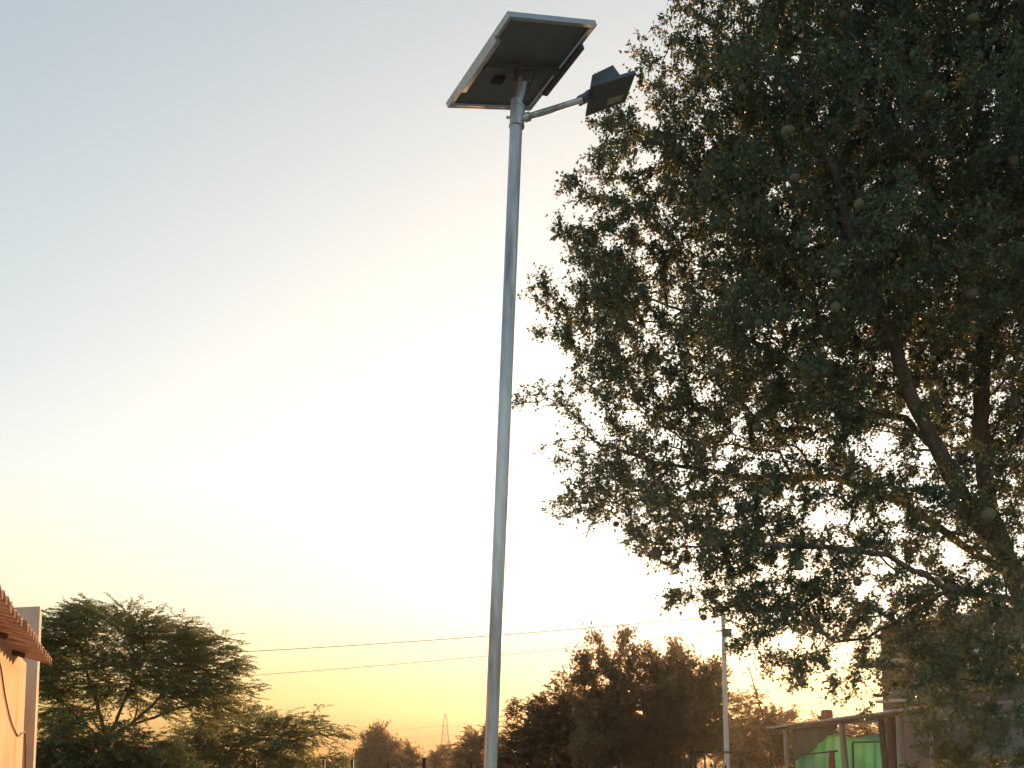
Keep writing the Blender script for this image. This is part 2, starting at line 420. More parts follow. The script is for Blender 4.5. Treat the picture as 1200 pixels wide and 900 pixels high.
        dv = ribs_b - ribs_a; ln = np.linalg.norm(dv, axis=1)
        C = np.concatenate([C, ribs_a]); D = np.concatenate([D, norm(dv)]); Nn = np.concatenate([Nn, norm(rng.normal(size=dv.shape))])
        L = np.concatenate([L, ln * 1.25]); W = np.concatenate([W, np.full(len(ln), lp['wid'] * 0.8)])
        me = leaf_mesh('foliage', C, D, Nn, L, W, 0.1)
    o = link(leafname, me, root, leafmat); tag(o, kind='stuff')
    print('TREE', name, 'nodes', len(P), 'leafpolys', len(me.polygons), 'rootr', r[0])
    return root, P, r

# ================================================================== the ground
def sheet_obj(name, x0, x1, y0, y1, z, m, nx=40, ny=40, amp=0.0):
    xs = np.linspace(x0, x1, nx); ys = np.linspace(y0, y1, ny); X, Yy = np.meshgrid(xs, ys)
    V = np.stack([X.ravel(), Yy.ravel(), z + amp * noise3(np.stack([X.ravel(), Yy.ravel(), 0 * X.ravel()], 1), 0.9, 5)], 1)
    i = np.arange(ny - 1)[:, None] * nx; j = np.arange(nx - 1)[None]
    F = np.stack([i + j, i + j + 1, i + j + 1 + nx, i + j + nx], -1).reshape(-1, 4)
    return link(name, quads_mesh(name, V, F), None, m)
tag(sheet_obj('ground', -540, 540, -80, 340, -0.06, M['earth'], 60, 60), kind='structure')
tag(sheet_obj('yard', -12, 14, -6, 21.6, 0.0, M['yard'], 80, 80, 0.012), kind='structure')

# ================================================================== solar street light
def solar_light():
    A = at(574.5, 900, 7); B = at(606.0, 118, 7)
    d = (B - A); foot = A - d * (A.z / d.z); ax = d.normalized()
    root = empty('solar_street_light', foot)
    tag(root, 'tall galvanised solar street light with tilted panel and one side lamp', 'street light')
    m = MB()
    n = 30; m.tube([foot + (B - foot) * (i / n) for i in range(n + 1)], 0.0455, 28); m.build('pole', M['galv'], root, True)
    mb = MB(); mb.box(foot + Vector((0, 0, 0.012)), (0.3, 0.3, 0.02), bevel=0.004); bp_ = mb.build('base_plate', M['galv'], root)
    for sx in (-1, 1):
        for sy in (-1, 1):
            mb = MB(); c = foot + Vector((sx * 0.11, sy * 0.11, 0)); mb.tube([c + Vector((0, 0, 0.02)), c + Vector((0, 0, 0.06))], 0.011, 6); mb.build('bolt', M['galv'], bp_)
    # sleeve clamp
    C0 = at(605.5, 148, 7); C1 = at(606.8, 126, 7)
    m = MB(); m.tube([C0, C1], 0.0535, 28); sl = m.build('sleeve', M['galv'], root, True)
    m = MB(); q = C0 + ax * 0.06; m.tube([q + Vector((-0.05, -0.01, 0)), q + Vector((-0.078, -0.012, 0))], 0.008, 6); m.tube([q + Vector((-0.063, -0.01, 0)), q + Vector((-0.069, -0.01, 0))], 0.014, 6); m.build('bolt', M['galv'], sl)
    m = MB(); m.tube([C1 - ax * 0.008, C1 + ax * 0.006], 0.0565, 28); m.build('rim', M['galv'], sl, True)
    m = MB(); m.tube([C0 - ax * 0.006, C0 + ax * 0.006], 0.0565, 28); m.build('rim', M['galv'], sl, True)
    # stub that carries the panel
    pc = Vector((0.054, 7, 6.762)); rot = (Matrix.Rotation(R(34.3), 4, 'Z') @ Matrix.Rotation(R(-19.6), 4, 'Y') @ Matrix.Rotation(R(-8.7), 4, 'X'))
    un = rot @ Vector((0, 0, 1))
    T = Matrix.Translation(pc) @ rot
    W, L = 0.801, 0.893
    stub_top = pc - un * 0.09
    m = MB(); m.tube([C1, C1 + (stub_top - C1) * 0.75, stub_top], 0.036, 20); m.build('stub', M['galv'], root, True)
    # bracket under the panel
    m = MB()
    m.box(T @ Vector((0, 0, -0.052)), (0.70, 0.05, 0.03), rot, 0.003); m.box(T @ Vector((0, -0.0, -0.085)), (0.14, 0.14, 0.012), rot, 0.002)
    m.box(T @ Vector((0, 0.035, -0.12)), (0.1, 0.008, 0.07), rot); m.box(T @ Vector((0, -0.035, -0.12)), (0.1, 0.008, 0.07), rot)
    m.build('mounting_bracket', M['lampunder'], root)
    # clamping rails on the two long sides
    for sx in (-1, 1):
        m = MB(); m.box(T @ Vector((sx * (W / 2 - 0.012), -0.01, -0.049)), (0.042, 0.50, 0.03), rot, 0.002)
        m.box(T @ Vector((sx * (W / 2 + 0.0045), -0.01, -0.04)), (0.006, 0.50, 0.05), rot)
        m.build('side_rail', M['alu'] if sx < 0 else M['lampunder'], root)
    # panel: laminate, cells on top, frame of four bars
    m = MB(); m.box(T @ Vector((0, 0, -0.002)), (W - 0.03, L - 0.03, 0.006), rot); lam = m.build('panel_laminate', M['backsheet'], root)
    m = MB(); m.box(T @ Vector((0, 0, 0.0035)), (W - 0.034, L - 0.034, 0.003), rot); m.build('solar_cells', M['cells'], lam)
    for (c, s) in (((0, -L / 2 + .003, -0.012), (W, 0.006, 0.04)), ((0, L / 2 - .003, -0.012), (W, 0.006, 0.04)),
                   ((-W / 2 + .003, 0, -0.012), (0.006, L - .0125, 0.0396)), ((W / 2 - .003, 0, -0.012), (0.006, L - .0125, 0.0396))):
        m = MB(); m.box(T @ Vector(c), s, rot)
        # inward lip of the extrusion
        lip = Vector(c); ls = list(s)
        if s[0] > s[1]: ls[1] = 0.028; lip.y += 0.011 if c[1] < 0 else -0.011; ls[0] -= 0.013
        else: ls[0] = 0.028; lip.x += 0.011 if c[0] < 0 else -0.011; ls[1] -= 0.05
        lip.z = -0.0305; ls[2] = 0.002; m.box(T @ lip, ls, rot)
        m.build('panel_frame', M['alu'], root)
    m = MB(); m.box(T @ Vector((-0.1, 0.16, -0.0145)), (0.1, 0.07, 0.018), rot, 0.004); jb = m.build('junction_box', M['black'], root)
    pts = [T @ Vector((-0.12, 0.1, -0.03)), T @ Vector((-0.05, 0.02, -0.03)), T @ Vector((0.02, -0.06, -0.07)), T @ Vector((0.05, -0.06, -0.12)), C1 + ax * 0.05 + Vector((0.045, -0.02, 0)), C1 + Vector((0.05, -0.03, 0.01))]
    m = MB(); m.tube(smooth(pts, 6), 0.0042, 8); m.build('cable', M['black'], root, True)
    # arm
    a0 = at(612, 139, 6.98); a1 = at(683, 117, 6.86)
    m = MB(); m.tube([a0, a1], 0.0225, 18); arm = m.build('arm', M['galv'], root, True)
    m = MB(); m.tube([a0 + (a1 - a0) * 0.04 , a0 + (a1 - a0) * 0.13], 0.033, 16); m.build('arm_collar', M['galv'], arm, True)
    # luminaire
    P1, P2, P3, P4 = at(692, 102, 6.87), at(745, 86, 6.73), at(733, 119, 7.02), at(686, 137, 7.16)
    nn = (P2 - P1).cross(P4 - P1).normalized(); nn = nn if nn.z > 0 else -nn
    lamp = MB(); lamp.prism([P1, P2, P3, P4], nn * 0.028); body = lamp.build('lamp_body', M['lamphouse'], root)
    bpy.context.view_layer.update()
    def on(u, v, h): # u along P1->P2, v along P1->P4
        return P1 + (P2 - P1) * u + (P4 - P1) * v + (P3 - P4 - P2 + P1) * (u * v) + nn * h
    m = MB(); m.prism([on(.03, .03, -.004), on(.97, .03, -.004), on(.97, .97, -.004), on(.03, .97, -.004)], nn * 0.0035); m.build('bottom_plate', M['lampunder'], body)
    m = MB(); m.prism([on(.5, .60, -.010), on(.88, .62, -.010), on(.86, .84, -.010), on(.5, .82, -.010)], nn * 0.0055); m.build('led_window', M['lens'], body)
    # raised housing on top with sloped sides
    lo = [on(.0, .01, .0285), on(.66, .01, .0285), on(.62, .75, .0285), on(.0, .75, .0285)]
    hi = [on(.04, .08, .115), on(.5, .06, .14), on(.5, .66, .14), on(.04, .66, .115)]
    bm = bmesh.new(); l_ = [bm.verts.new(v) for v in lo]; h_ = [bm.verts.new(v) for v in hi]
    bm.faces.new(l_[::-1]); bm.faces.new(h_)
    for i in range(4): bm.faces.new((l_[i], l_[(i + 1) % 4], h_[(i + 1) % 4], h_[i]))
    m = MB(); m.bm.free(); m.bm = bm; m.build('lamp_housing', M['lamphouse'], root)
    m = MB()
    for i in range(6):
        u = .1 + i * .08; m.prism([on(u, .14, .116), on(u + .012, .14, .116), on(u + .012, .6, .116), on(u, .6, .116)], nn * 0.03)
    m.build('cooling_fins', M['lamphouse'], root)
    m = MB(); e = on(.02, .42, .03); m.tube([a1 - (a1 - a0).normalized() * 0.02, a1 + (e - a1) * 0.9], [0.034, 0.036], 16); m.box(e, (0.07, 0.07, 0.06), rot=Euler((0.3, 0.2, 0.4)).to_matrix().to_4x4(), bevel=0.01)
    m.build('arm_socket', M['lamphouse'], root, True)

def smooth(pts, k):
    pts = [Vector(p) for p in pts]; q = [pts[0]] + pts + [pts[-1]]; out = []
    for i in range(1, len(q) - 2):
        for j in range(k):
            t = j / k; p0, p1, p2, p3 = q[i - 1], q[i], q[i + 1], q[i + 2]
            out.append(0.5 * ((2 * p1) + (-p0 + p2) * t + (2 * p0 - 5 * p1 + 4 * p2 - p3) * t * t + (-p0 + 3 * p1 - 3 * p2 + p3) * t ** 3))
    out.append(pts[-1]); return out
solar_light()

# ================================================================== house at the left
def house():
    u = Vector((-0.365, 1, 0)).normalized()     # along the wall, away from the camera
    n = Vector((u.y, -u.x, 0))                  # outward, to the right
    W1 = at(31, 777, 12); W1.z = 0; ztop = at(31, 777, 12).z
    W0 = W1 - u * 9.5
    root = empty('rendered_house', W1); tag(root, 'orange plastered house at left edge under a rusty corrugated eave', 'house')
    m = MB(); c = (W0 + W1) / 2 - n * 0.1
    ang = math.atan2(u.y, u.x)
    m.box(Vector((c.x, c.y, ztop / 2)), (9.5, 0.2, ztop), (0, 0, ang)); m.build('wall', M['plaster'], root)
    c = W1 - n * 2.2 + u * (-0.1)
    m = MB(); m.box(Vector((c.x, c.y, ztop / 2)), (0.2, 3.99, ztop - 0.003), (0, 0, ang)); m.build('wall', M['plaster'], root)
    c = W0 - n * 2.2 + u * 0.1
    m = MB(); m.box(Vector((c.x, c.y, ztop / 2)), (0.2, 3.99, ztop - 0.003), (0, 0, ang)); m.build('wall', M['plaster'], root)
    c = (W0 + W1) / 2 - n * 4.3
    m = MB(); m.box(Vector((c.x, c.y, ztop / 2)), (9.5, 0.2, ztop), (0, 0, ang)); m.build('wall', M['plaster'], root)
    # corrugated roof sheets, ridges running down the slope
    E1 = at(62, 776, 11.4); ez = E1.z
    E1f = Vector((E1.x, E1.y, 0)); ov = (E1f - W1).dot(n)
    slope = math.tan(R(14)); run = 4.9 + ov
    pitch = 0.25; per = 4
    nsheets = 10
    sroot = root
    e_end = (E1f - W1).dot(u)
    for s in range(nsheets):
        V = []; K = 8 * per
        a0 = e_end - s * pitch * per; lift = 0.007 * (s % 2)
        jog = random.uniform(-0.025, 0.025)
        for side in (0, 1):
            for i in range(K + 1):
                t = a0 - i / 8 * pitch
                h = 0.04 * math.cos(2 * math.pi * i / 8)
                for d in (ov + jog, ov - run):
                    p = W1 + u * t + n * d; V.append((p.x, p.y, ez + (ov - d) * slope + h + lift - side * 0.004))
        off = 2 * (K + 1); F = []
        for i in range(K):
            a = 2 * i; F.append((a, a + 1, a + 3, a + 2)); F.append((a + off, a + 2 + off, a + 3 + off, a + 1 + off))
            F.append((a, a + 2, a + 2 + off, a + off)); F.append((a + 1, a + 1 + off, a + 3 + off, a + 3))
        F.append((0, off, off + 1, 1)); F.append((2 * K, 2 * K + 1, 2 * K + 1 + off, 2 * K + off))
        link('roof_sheet', quads_mesh('roof_sheet', np.array(V), np.array(F)), root, M['rust'])
    # timber stubs poking out under the sheets
    for t in (-1.45, -3.0, -4.5, -6.0, -7.5):
        p0 = W1 + u * t - n * 0.15; p1 = W1 + u * t + n * (ov - 0.22)
        z0 = ez + (ov + 0.15) * slope - 0.068; z1 = ez + 0.22 * slope - 0.068
        a = Vector((p0.x, p0.y, z0)); b = Vector((p1.x, p1.y, z1)); dd = b - a
        rot = dd.to_track_quat('X', 'Z').to_matrix().to_4x4()
        m = MB(); m.box((a + b) / 2, (dd.length, 0.05, 0.05), rot, 0.004); m.build('rafter', M['wood'], root)
    # cable looping down the wall, and a thin conduit at the corner
    def onwall(px, py):
        a = (px - 600) / 1200; # intersect ray with wall plane
        o_ = Vector((0, 0, CAMZ)); d = at(px, py, 10) - o_
        k = (W1 + n * 0.012 - o_).dot(n) / d.dot(n); return o_ + d * k
    pts = [onwall(-12, 745), onwall(0, 778), onwall(6, 815), onwall(13, 845), onwall(21, 862), onwall(26, 859), onwall(29.5, 858)]
    m = MB(); m.tube(smooth(pts, 6), 0.008, 6); m.build('cable', M['cable'], root, True)
    m = MB(); m.tube([onwall(29.3, 858), onwall(29.6, 885), onwall(30, 925)], 0.008, 6); m.build('conduit', M['cable'], root, True)
    # tall concrete pillar standing at the far corner of the house
    a = at(14, 712, 12.5); b = at(47, 712, 12.4)
    a.z = b.z = 0; h = at(40, 711, 12.45).z
    e = (b - a).normalized(); back = Vector((-0.42, 1, 0)).normalized()
    q = [a, b, b + back * 0.62 + e * 0.0, a + back * 0.62]
    m = MB(); m.prism(q, (0, 0, h)); 
    m.build('tmp', M['concrete'], None)
    o = bpy.data.objects['tmp']; o.name = 'concrete_pillar'; tag(o, 'tall grey concrete pillar rising past the rusty roof edge of the orange house', 'pillar')
    bv = o.modifiers.new('bevel', 'BEVEL'); bv.width = 0.012; bv.segments = 2
house()

# ================================================================== fence and gate at the back of the yard
def fence():
    Y = 22.0
    root = empty('wire_fence', (0, Y, 0)); tag(root, 'low fence of thin dark iron posts and wire in front of the bushes', 'fence')
    posts = [(60, 888, 0.02), (140, 889, 0.02), (215, 890, 0.02), (300, 890, 0.02), (380, 890, 0.022), (413, 890, 0.03), (455, 893, 0.018), (497, 888, 0.045), (552, 893, 0.02), (625, 886, 0.018), (649, 880, 0.022), (688, 893, 0.018), (725, 890, 0.028), (765, 892, 0.018), (903, 880, 0.025)]
    for px, py, w_ in posts:
        t = at(px, py, Y); m = MB(); m.box(Vector((t.x, Y, t.z / 2)), (w_ * 1.6, w_ * 1.6, t.z), bevel=0.003); m.build('post', M['iron'], root)
    x0 = at(60, 900, Y).x; x1 = at(806, 900, Y).x
    for z in (0.45, 0.85, 1.25, 1.6):
        m = MB(); m.tube([(x0 + (x1 - x0) * i / 12, Y - 0.045, z + 0.01 * math.sin(i * 2.1)) for i in range(13)], 0.0045, 5); m.build('wire_strand', M['iron'], root)
    g = empty('iron_gate', (at(840, 900, Y).x, Y - 0.1, 0)); tag(g, 'dark iron gate frame between two posts below the slim pale pole', 'gate')
    for px, py, w_ in ((809, 873, 0.07), (814.5, 879, 0.06), (866, 880, 0.08), (872, 875, 0.05)):
        t = at(px, py, Y - 0.1); m = MB(); m.box(Vector((t.x, Y - 0.1, t.z / 2)), (w_, w_, t.z), bevel=0.004); m.build('post', M['iron'], g)
    a = at(816, 881.5, Y - 0.1); b = at(864, 881.5, Y - 0.1)
    m = MB(); m.box((a + b) / 2, (b.x - a.x, 0.04, 0.045), bevel=0.003); m.build('rail', M['iron'], g)
    m = MB(); m.box(Vector(((a.x + b.x) / 2, Y - 0.1, 0.25)), (b.x - a.x, 0.04, 0.045), bevel=0.003); m.build('rail', M['iron'], g)
    for i, px in enumerate((826, 838, 850)):
        t = at(px, 886 if i == 0 else 896, Y - 0.1); m = MB(); m.box(Vector((t.x, Y - 0.1, (t.z + 0.27) / 2)), (0.035, 0.025, t.z - 0.27)); m.build('bar', M['iron'], g)
fence()

# ================================================================== pale service pole and wires
def pole2():
    Y = 24.0
    B = at(847.3, 720, Y); A = at(852, 900, Y); d = B - A; foot = A - d * (A.z / d.z)
    root = empty('service_pole', foot); tag(root, 'slim pale service pole rising behind the iron gate', 'pole')
    n = 10; m = MB(); m.tube([foot + (B - foot) * i / n for i in range(n + 1)], [0.07 - 0.022 * i / n for i in range(n + 1)], 14); m.build('shaft', M['whitepole'], root, True)
    c = at(852, 742, Y - 0.05); m = MB(); m.box(c, (0.2, 0.12, 0.17), bevel=0.012); bx = m.build('meter_box', M['lampunder'], root)
    m = MB(); m.box(c + Vector((0, 0, 0.092)), (0.23, 0.15, 0.014)); m.build('lid', M['lampunder'], bx)
    m = MB(); a = at(839, 741, Y); m.box((a + at(856, 741, Y)) / 2 + Vector((0, -0.02, 0.03)), (0.34, 0.03, 0.03)); m.build('bracket', M['iron'], root)
    def wire(label, p, q, sag, r=0.009):
        pts = [p + (q - p) * (i / 40) - Vector((0, 0, sag * 4 * (i / 40) * (1 - i / 40))) for i in range(41)]
        m = MB(); m.tube(pts, r * 0.72, 6); o = m.build('overhead_wire', M['cable'], None, True); tag(o, label, 'wire', 'overhead wires on the pale service pole')
    def ext(px0, py0, px1, py1, Y0, Y1): return at(px0, py0, Y0), at(px1, py1, Y1)
    wire('upper overhead wire crossing left behind the solar light pole', at(847.5, 721.5, Y), at(-90, 776, 29), 0.22, 0.011)
    wire('lower overhead wire crossing left behind the solar light pole', at(843, 741, Y), at(-90, 812, 29), 0.2, 0.008)
    wire('short wire running right from the pale pole to the grey building', at(850, 759, Y), at(1037, 745, 25.5), 0.16, 0.012)
    st = at(877, 780, 26); en = at(893.5, 838, 26)
    m = MB(); d = en - st; base = st + d * (st.z / -d.z) if d.z < 0 else en
    m.tube([st, en, base], [0.012, 0.02, 0.03], 6); o = m.build('bamboo_stick', M['wood'], None, True); tag(o, 'thin bare stick leaning against the sunset sky right of the pale pole', 'stick')
pole2()

# ================================================================== lattice pylon far away
def pylon():
    Y = 320.0; c = at(521.5, 900, Y); cx = c.x; H = at(521, 836, Y).z
    root = empty('lattice_pylon', (cx, Y, 0)); tag(root, 'distant steel lattice transmission pylon on the horizon', 'pylon')
    def hw(z): return 2.4 - (2.4 - 0.62) * min(1, z / (H * 0.82)) if z < H * 0.82 else 0.62 * (H - z) / (H * 0.18) + 0.1
    lv = [0, H * .18, H * .34, H * .48, H * .6, H * .71, H * 0.82, H]
    for sx in (-1, 1):
        for sy in (-1, 1):
            m = MB(); m.tube([(cx + sx * hw(z), Y + sy * hw(z), z) for z in lv], 0.13, 4); m.build('leg', M['pylon'], root)
    for a, b in zip(lv[:-2], lv[1:-1]):
        m = MB()
        for (s1, s2) in (((-1, -1), (1, -1)), ((-1, 1), (1, 1)), ((-1, -1), (-1, 1)), ((1, -1), (1, 1))):
            P = lambda s, z: Vector((cx + s[0] * hw(z), Y + s[1] * hw(z), z))
            m.tube([P(s1, a), P(s2, b)], 0.06, 4); m.tube([P(s2, a), P(s1, b)], 0.06, 4); m.tube([P(s1, b), P(s2, b)], 0.07, 4)
        m.build('bracing', M['pylon'], root)
    for z, wd in ((H * 0.82, 1.5), (H * 0.68, 1.65), (H * 0.54, 1.8)):
        m = MB()
        for sy in (-1, 1): m.tube([(cx - wd, Y, z), (cx, Y + sy * 0.6, z), (cx + wd, Y, z)], 0.07, 4)
        m.build('cross_arm', M['pylon'], root)
    for z, wd in ((H * 0.82, 1.5), (H * 0.68, 1.65), (H * 0.54, 1.8)):
        for s in (-1, 1):
            a = Vector((cx + s * wd, Y, z)); b = a + Vector((s * 150, -25 if s < 0 else 12, 0))
            pts = [a + (b - a) * (i / 30) - Vector((0, 0, 4.5 * 4 * (i / 30) * (1 - i / 30))) for i in range(31)]
            m = MB(); m.tube(pts, 0.05, 4); m.build('conductor', M['pylon'], root)
pylon()

# ================================================================== grey building and lean-to at the right
def building():
    A = at(1037, 900, 26); A.z = 0; B = at(1215, 900, 22.6); B.z = 0
    zt = at(1037, 737, 26).z
    u = (B - A).normalized(); n = Vector((u.y, -u.x, 0)); n = n if n.y < 0 else -n
    u2 = -n; Lx = 11.0; D = 7.0
    ang = math.atan2(u.y, u.x)
    root = empty('grey_building', A); tag(root, 'grey cement two storey building half hidden behind the big tree', 'building')
    B2 = A + u * Lx
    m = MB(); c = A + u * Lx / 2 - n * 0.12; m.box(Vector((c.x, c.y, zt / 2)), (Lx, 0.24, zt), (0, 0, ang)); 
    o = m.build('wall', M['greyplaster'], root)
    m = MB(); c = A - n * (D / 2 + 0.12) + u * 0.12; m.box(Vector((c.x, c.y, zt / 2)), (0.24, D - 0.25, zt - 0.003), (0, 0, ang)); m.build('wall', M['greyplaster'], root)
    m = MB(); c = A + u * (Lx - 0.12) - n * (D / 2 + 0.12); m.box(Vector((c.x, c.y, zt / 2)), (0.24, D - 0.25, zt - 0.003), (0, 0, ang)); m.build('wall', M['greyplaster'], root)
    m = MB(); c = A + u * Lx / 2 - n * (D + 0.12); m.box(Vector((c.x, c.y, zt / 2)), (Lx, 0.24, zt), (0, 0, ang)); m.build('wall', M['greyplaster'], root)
    m = MB(); c = A + u * Lx / 2 - n * (D / 2 + 0.1); m.box(Vector((c.x, c.y, zt - 0.7)), (Lx - 0.5, D - 0.3, 0.15), (0, 0, ang)); m.build('roof', M['slab'], root)
    m = MB(); c = A + u * Lx / 2 - n * 0.12; m.box(Vector((c.x, c.y, zt + 0.04)), (Lx + 0.08, 0.34, 0.08), (0, 0, ang), 0.01); m.build('coping', M['slab'], root)
    zs = at(1030, 779, 26).z
    m = MB(); c = A + u * (Lx / 2 - 0.45) + n * 0.26; m.box(Vector((c.x, c.y, zs)), (Lx, 0.5, 0.11), (0, 0, ang), 0.008); m.build('sunshade_slab', M['slab'], root)
    for t in (1.4, 3.4, 5.6, 8.0):
        c = A + u * t
        for z0, z1 in ((zs - 1.5, zs - 0.35),):
            m = MB(); q = c + n * 0.01; m.box(Vector((q.x, q.y, (z0 + z1) / 2)), (0.95, 0.06, z1 - z0), (0, 0, ang), 0.004); wdw = m.build('window', M['slab'], root)
            for s in (-1, 1):
                m = MB(); q = c + n * 0.05 + u * s * 0.21; m.box(Vector((q.x, q.y, (z0 + z1) / 2)), (0.4, 0.04, z1 - z0 - 0.1), (0, 0, ang), 0.004); m.build('shutter', M['shutter'], wdw)
    # small pale ledge lower down
    zl = at(1095, 820, 25).z
    c = A + u * 0.75 + n * 0.2; m = MB(); m.box(Vector((c.x, c.y, zl)), (1.3, 0.42, 0.07), (0, 0, ang + 0.0), 0.006); m.build('ledge', M['slab'], root)
    # pale compound wall in front at right
    a = at(1138, 900, 15); a.z = 0; b = at(1260, 900, 12.6); b.z = 0; u_ = (b - a).normalized(); h1 = at(1138, 885, 15).z; h2 = at(1260, 820, 12.6).z
    off = Vector((-u_.y, u_.x, 0)) * 0.15
    bm = bmesh.new(); z = Vector((0, 0, 1))
    pts = [a, b, b + off, a + off]; lo = [bm.verts.new(p) for p in pts]; hi = [bm.verts.new(p + z * h) for p, h in zip(pts, (h1, h2, h2, h1))]
    bm.faces.new(lo[::-1]); bm.faces.new(hi)
    for i in range(4): bm.faces.new((lo[i], lo[(i + 1) % 4], hi[(i + 1) % 4], hi[i]))
    m = MB(); m.bm.free(); m.bm = bm; o = m.build('sloping_wall', M['bluewall'], None); tag(o, 'pale blue limewashed wall with sloping top at lower right corner', 'wall')
building()

def shed():
    E = lambda px, Y=None: None
    p0 = at(905, 852, 20); p1 = at(1085, 829, 14.1)
    z = (p0.z + p1.z) / 2; p0.z = p1.z = z
    u = (p1 - p0).normalized(); n = Vector((-u.y, u.x, 0)); n = n if n.x > 0 else -n   # into the shed (right)
    root = empty('netted_shed', Vector((p0.x, p0.y, 0))); tag(root, 'low open shed with thin pale sheet roof and green net side', 'shed')
    L = (p1 - p0).length; ang = math.atan2(u.y, u.x); ang_n = math.atan2(n.y, n.x)
    # roof sheets side by side (each a corrugated sheet sloping up to the right)
    ns = 6; sl = 0.06; Wd = 3.2
    for s in range(ns):
        a = L * s / ns - 0.02; b = L * (s + 1) / ns + 0.03; K = 24; V = []
        for side in (0, 1):
            for i in range(K + 1):
                t = a + (b - a) * i / K; h = 0.012 * math.cos(i * math.pi / 2) + (0.006 if s % 2 else 0)
                for d in (-0.12 + random.uniform(-.01, .01) * 0 + (0.03 if s == 4 else 0), Wd):
                    q = p0 + u * t + n * d; V.append((q.x, q.y, z + d * sl + h - side * 0.012))
        off = 2 * (K + 1); F = []
        for i in range(K):
            k = 2 * i; F += [(k, k + 1, k + 3, k + 2), (k + off, k + 2 + off, k + 3 + off, k + 1 + off), (k, k + 2, k + 2 + off, k + off), (k + 1, k + 1 + off, k + 3 + off, k + 3)]
        F += [(0, off, off + 1, 1), (2 * K, 2 * K + 1, 2 * K + 1 + off, 2 * K + off)]
        link('roof_sheet', quads_mesh('roof_sheet', np.array(V), np.array(F)), root, M['sheet'])
    # edge beam
    m = MB(); a = p0 + u * 0.15; b = p1 - u * 0.1; m.tube([a - Vector((0, 0, .055)), (a + b) / 2 - Vector((0, 0, .06)), b - Vector((0, 0, .055))], 0.035, 8); m.build('beam', M['wood'], root, True)
    def tline(px):
        # parameter along the roof edge for a picture column
        a = (px - 600) / 1200; return (a * p0.y - p0.x) / (u.x - a * u.y)
    for px, r, mt, bend in ((919, 0.05, 'greywood', 0.0), (985, 0.055, 'greywood', 0.02), (1031, 0.05, 'wood', 0.03), (1042, 0.075, 'wood', 0.0), (1053, 0.06, 'greywood', -0.04)):
        t = tline(px); q = p0 + u * t + n * 0.02; f = Vector((q.x + 0.1, q.y, 0))
        m = MB(); top = z - 0.07
        m.tube([f, Vector((q.x + 0.05 + bend, q.y, top * 0.5)), Vector((q.x, q.y, top))], [r * 1.15, r, r * 0.92], 10); o = m.build('post', M[mt], root, True)
    for d in (Wd - 0.1,):
        for t in (0.3, L / 2, L - 0.3):
            q = p0 + u * t + n * d; m = MB(); m.tube([Vector((q.x, q.y, 0)), Vector((q.x, q.y, z + d * sl - 0.03))], 0.05, 8); m.build('post', M['greywood'], root, True)
    # green shade net hung between the posts, with a sagging top edge
    def drape(name, mt, prof, dn, ripple, par):
        V = []; K = 40; J = 14
        for i in range(K + 1):
            px = prof[0][0] + (prof[-1][0] - prof[0][0]) * i / K
            t = tline(px); q = p0 + u * t + n * dn
            ztop = at(px, float(np.interp(px, [p[0] for p in prof], [p[1] for p in prof])), q.y).z
            zb = float(np.interp(px, [p[0] for p in prof], [p[2] for p in prof])) if len(prof[0]) > 2 else 950
            zb = max(0.02, at(px, zb, q.y).z)
            for j in range(J + 1):
                w_ = j / J; off = ripple * (math.sin(px * 0.55 + w_ * 1.5) + 0.6 * math.sin(px * 0.23 + 2 + w_ * 3)) * (0.25 + 0.75 * w_)
                V.append((q.x + n.x * off, q.y + n.y * off, ztop + (zb - ztop) * w_))
        i = np.arange(K)[:, None] * (J + 1); j = np.arange(J)[None]
        F = np.stack([i + j, i + j + 1, i + j + 2 + J, i + j + J + 1], -1).reshape(-1, 4)
        o = link(name, quads_mesh(name, np.array(V), F), par, M[mt], True)
        sm = o.modifiers.new('thickness', 'SOLIDIFY'); sm.thickness = 0.004
        return o
    drape('shade_net', 'greennet', [(921, 872), (940, 873), (958, 862), (972, 858), (985, 866), (1005, 862), (1030, 858)], 0.18, 0.055, root)
    drape('tarpaulin_flap', 'darktarp', [(923, 851, 892), (930, 851, 889), (945, 850, 880), (960, 848, 866), (975, 847, 852)], 0.09, 0.012, root)
    # metal frame behind the net
    for pxa, pya, pxb, pyb in ((993, 871, 993, 935), (993, 870, 1029, 869), (940, 884, 975, 880)):
        qa = p0 + u * tline(pxa) + n * 0.08; qb = p0 + u * tline(pxb) + n * 0.08
        a = Vector((qa.x, qa.y, max(0, at(pxa, pya, qa.y).z))); b = Vector((qb.x, qb.y, max(0, at(pxb, pyb, qb.y).z)))
        m = MB(); m.tube([a, b], 0.015, 6); m.build('frame_bar', M['iron'], root)
    # things on and at the shed
    t = tline(963); q = p0 + u * t + n * 0.1; m = MB(); m.box(Vector((q.x, q.y, z + 0.105)), (0.17, 0.14, 0.17), (0, 0, 0.4), 0.02); m.box(Vector((q.x - 0.1, q.y - 0.03, z + 0.055)), (0.12, 0.12, 0.07), (0, 0, 0.9), 0.015)
    o = m.build('clay_block', M['clay'], None); tag(o, 'broken reddish clay block lying on the pale shed roof', 'block')
    t = tline(977.5); q = p0 + u * t - n * 0.05; V = []; K = 12; J = 12
    zt_ = at(977, 880, q.y).z
    for i in range(K + 1):
        for j in range(J + 1):
            s = (i / K - 0.5) * 0.13 * (0.75 + 0.4 * j / J) ; V.append((q.x + s, q.y + 0.018 * math.sin(i * 1.7 + j * 0.2), zt_ - 0.7 * j / J + 0.02 * math.sin(i)))
    i = np.arange(K)[:, None] * (J + 1); j = np.arange(J)[None]
    F = np.stack([i + j, i + j + 1, i + j + 2 + J, i + j + J + 1], -1).reshape(-1, 4)
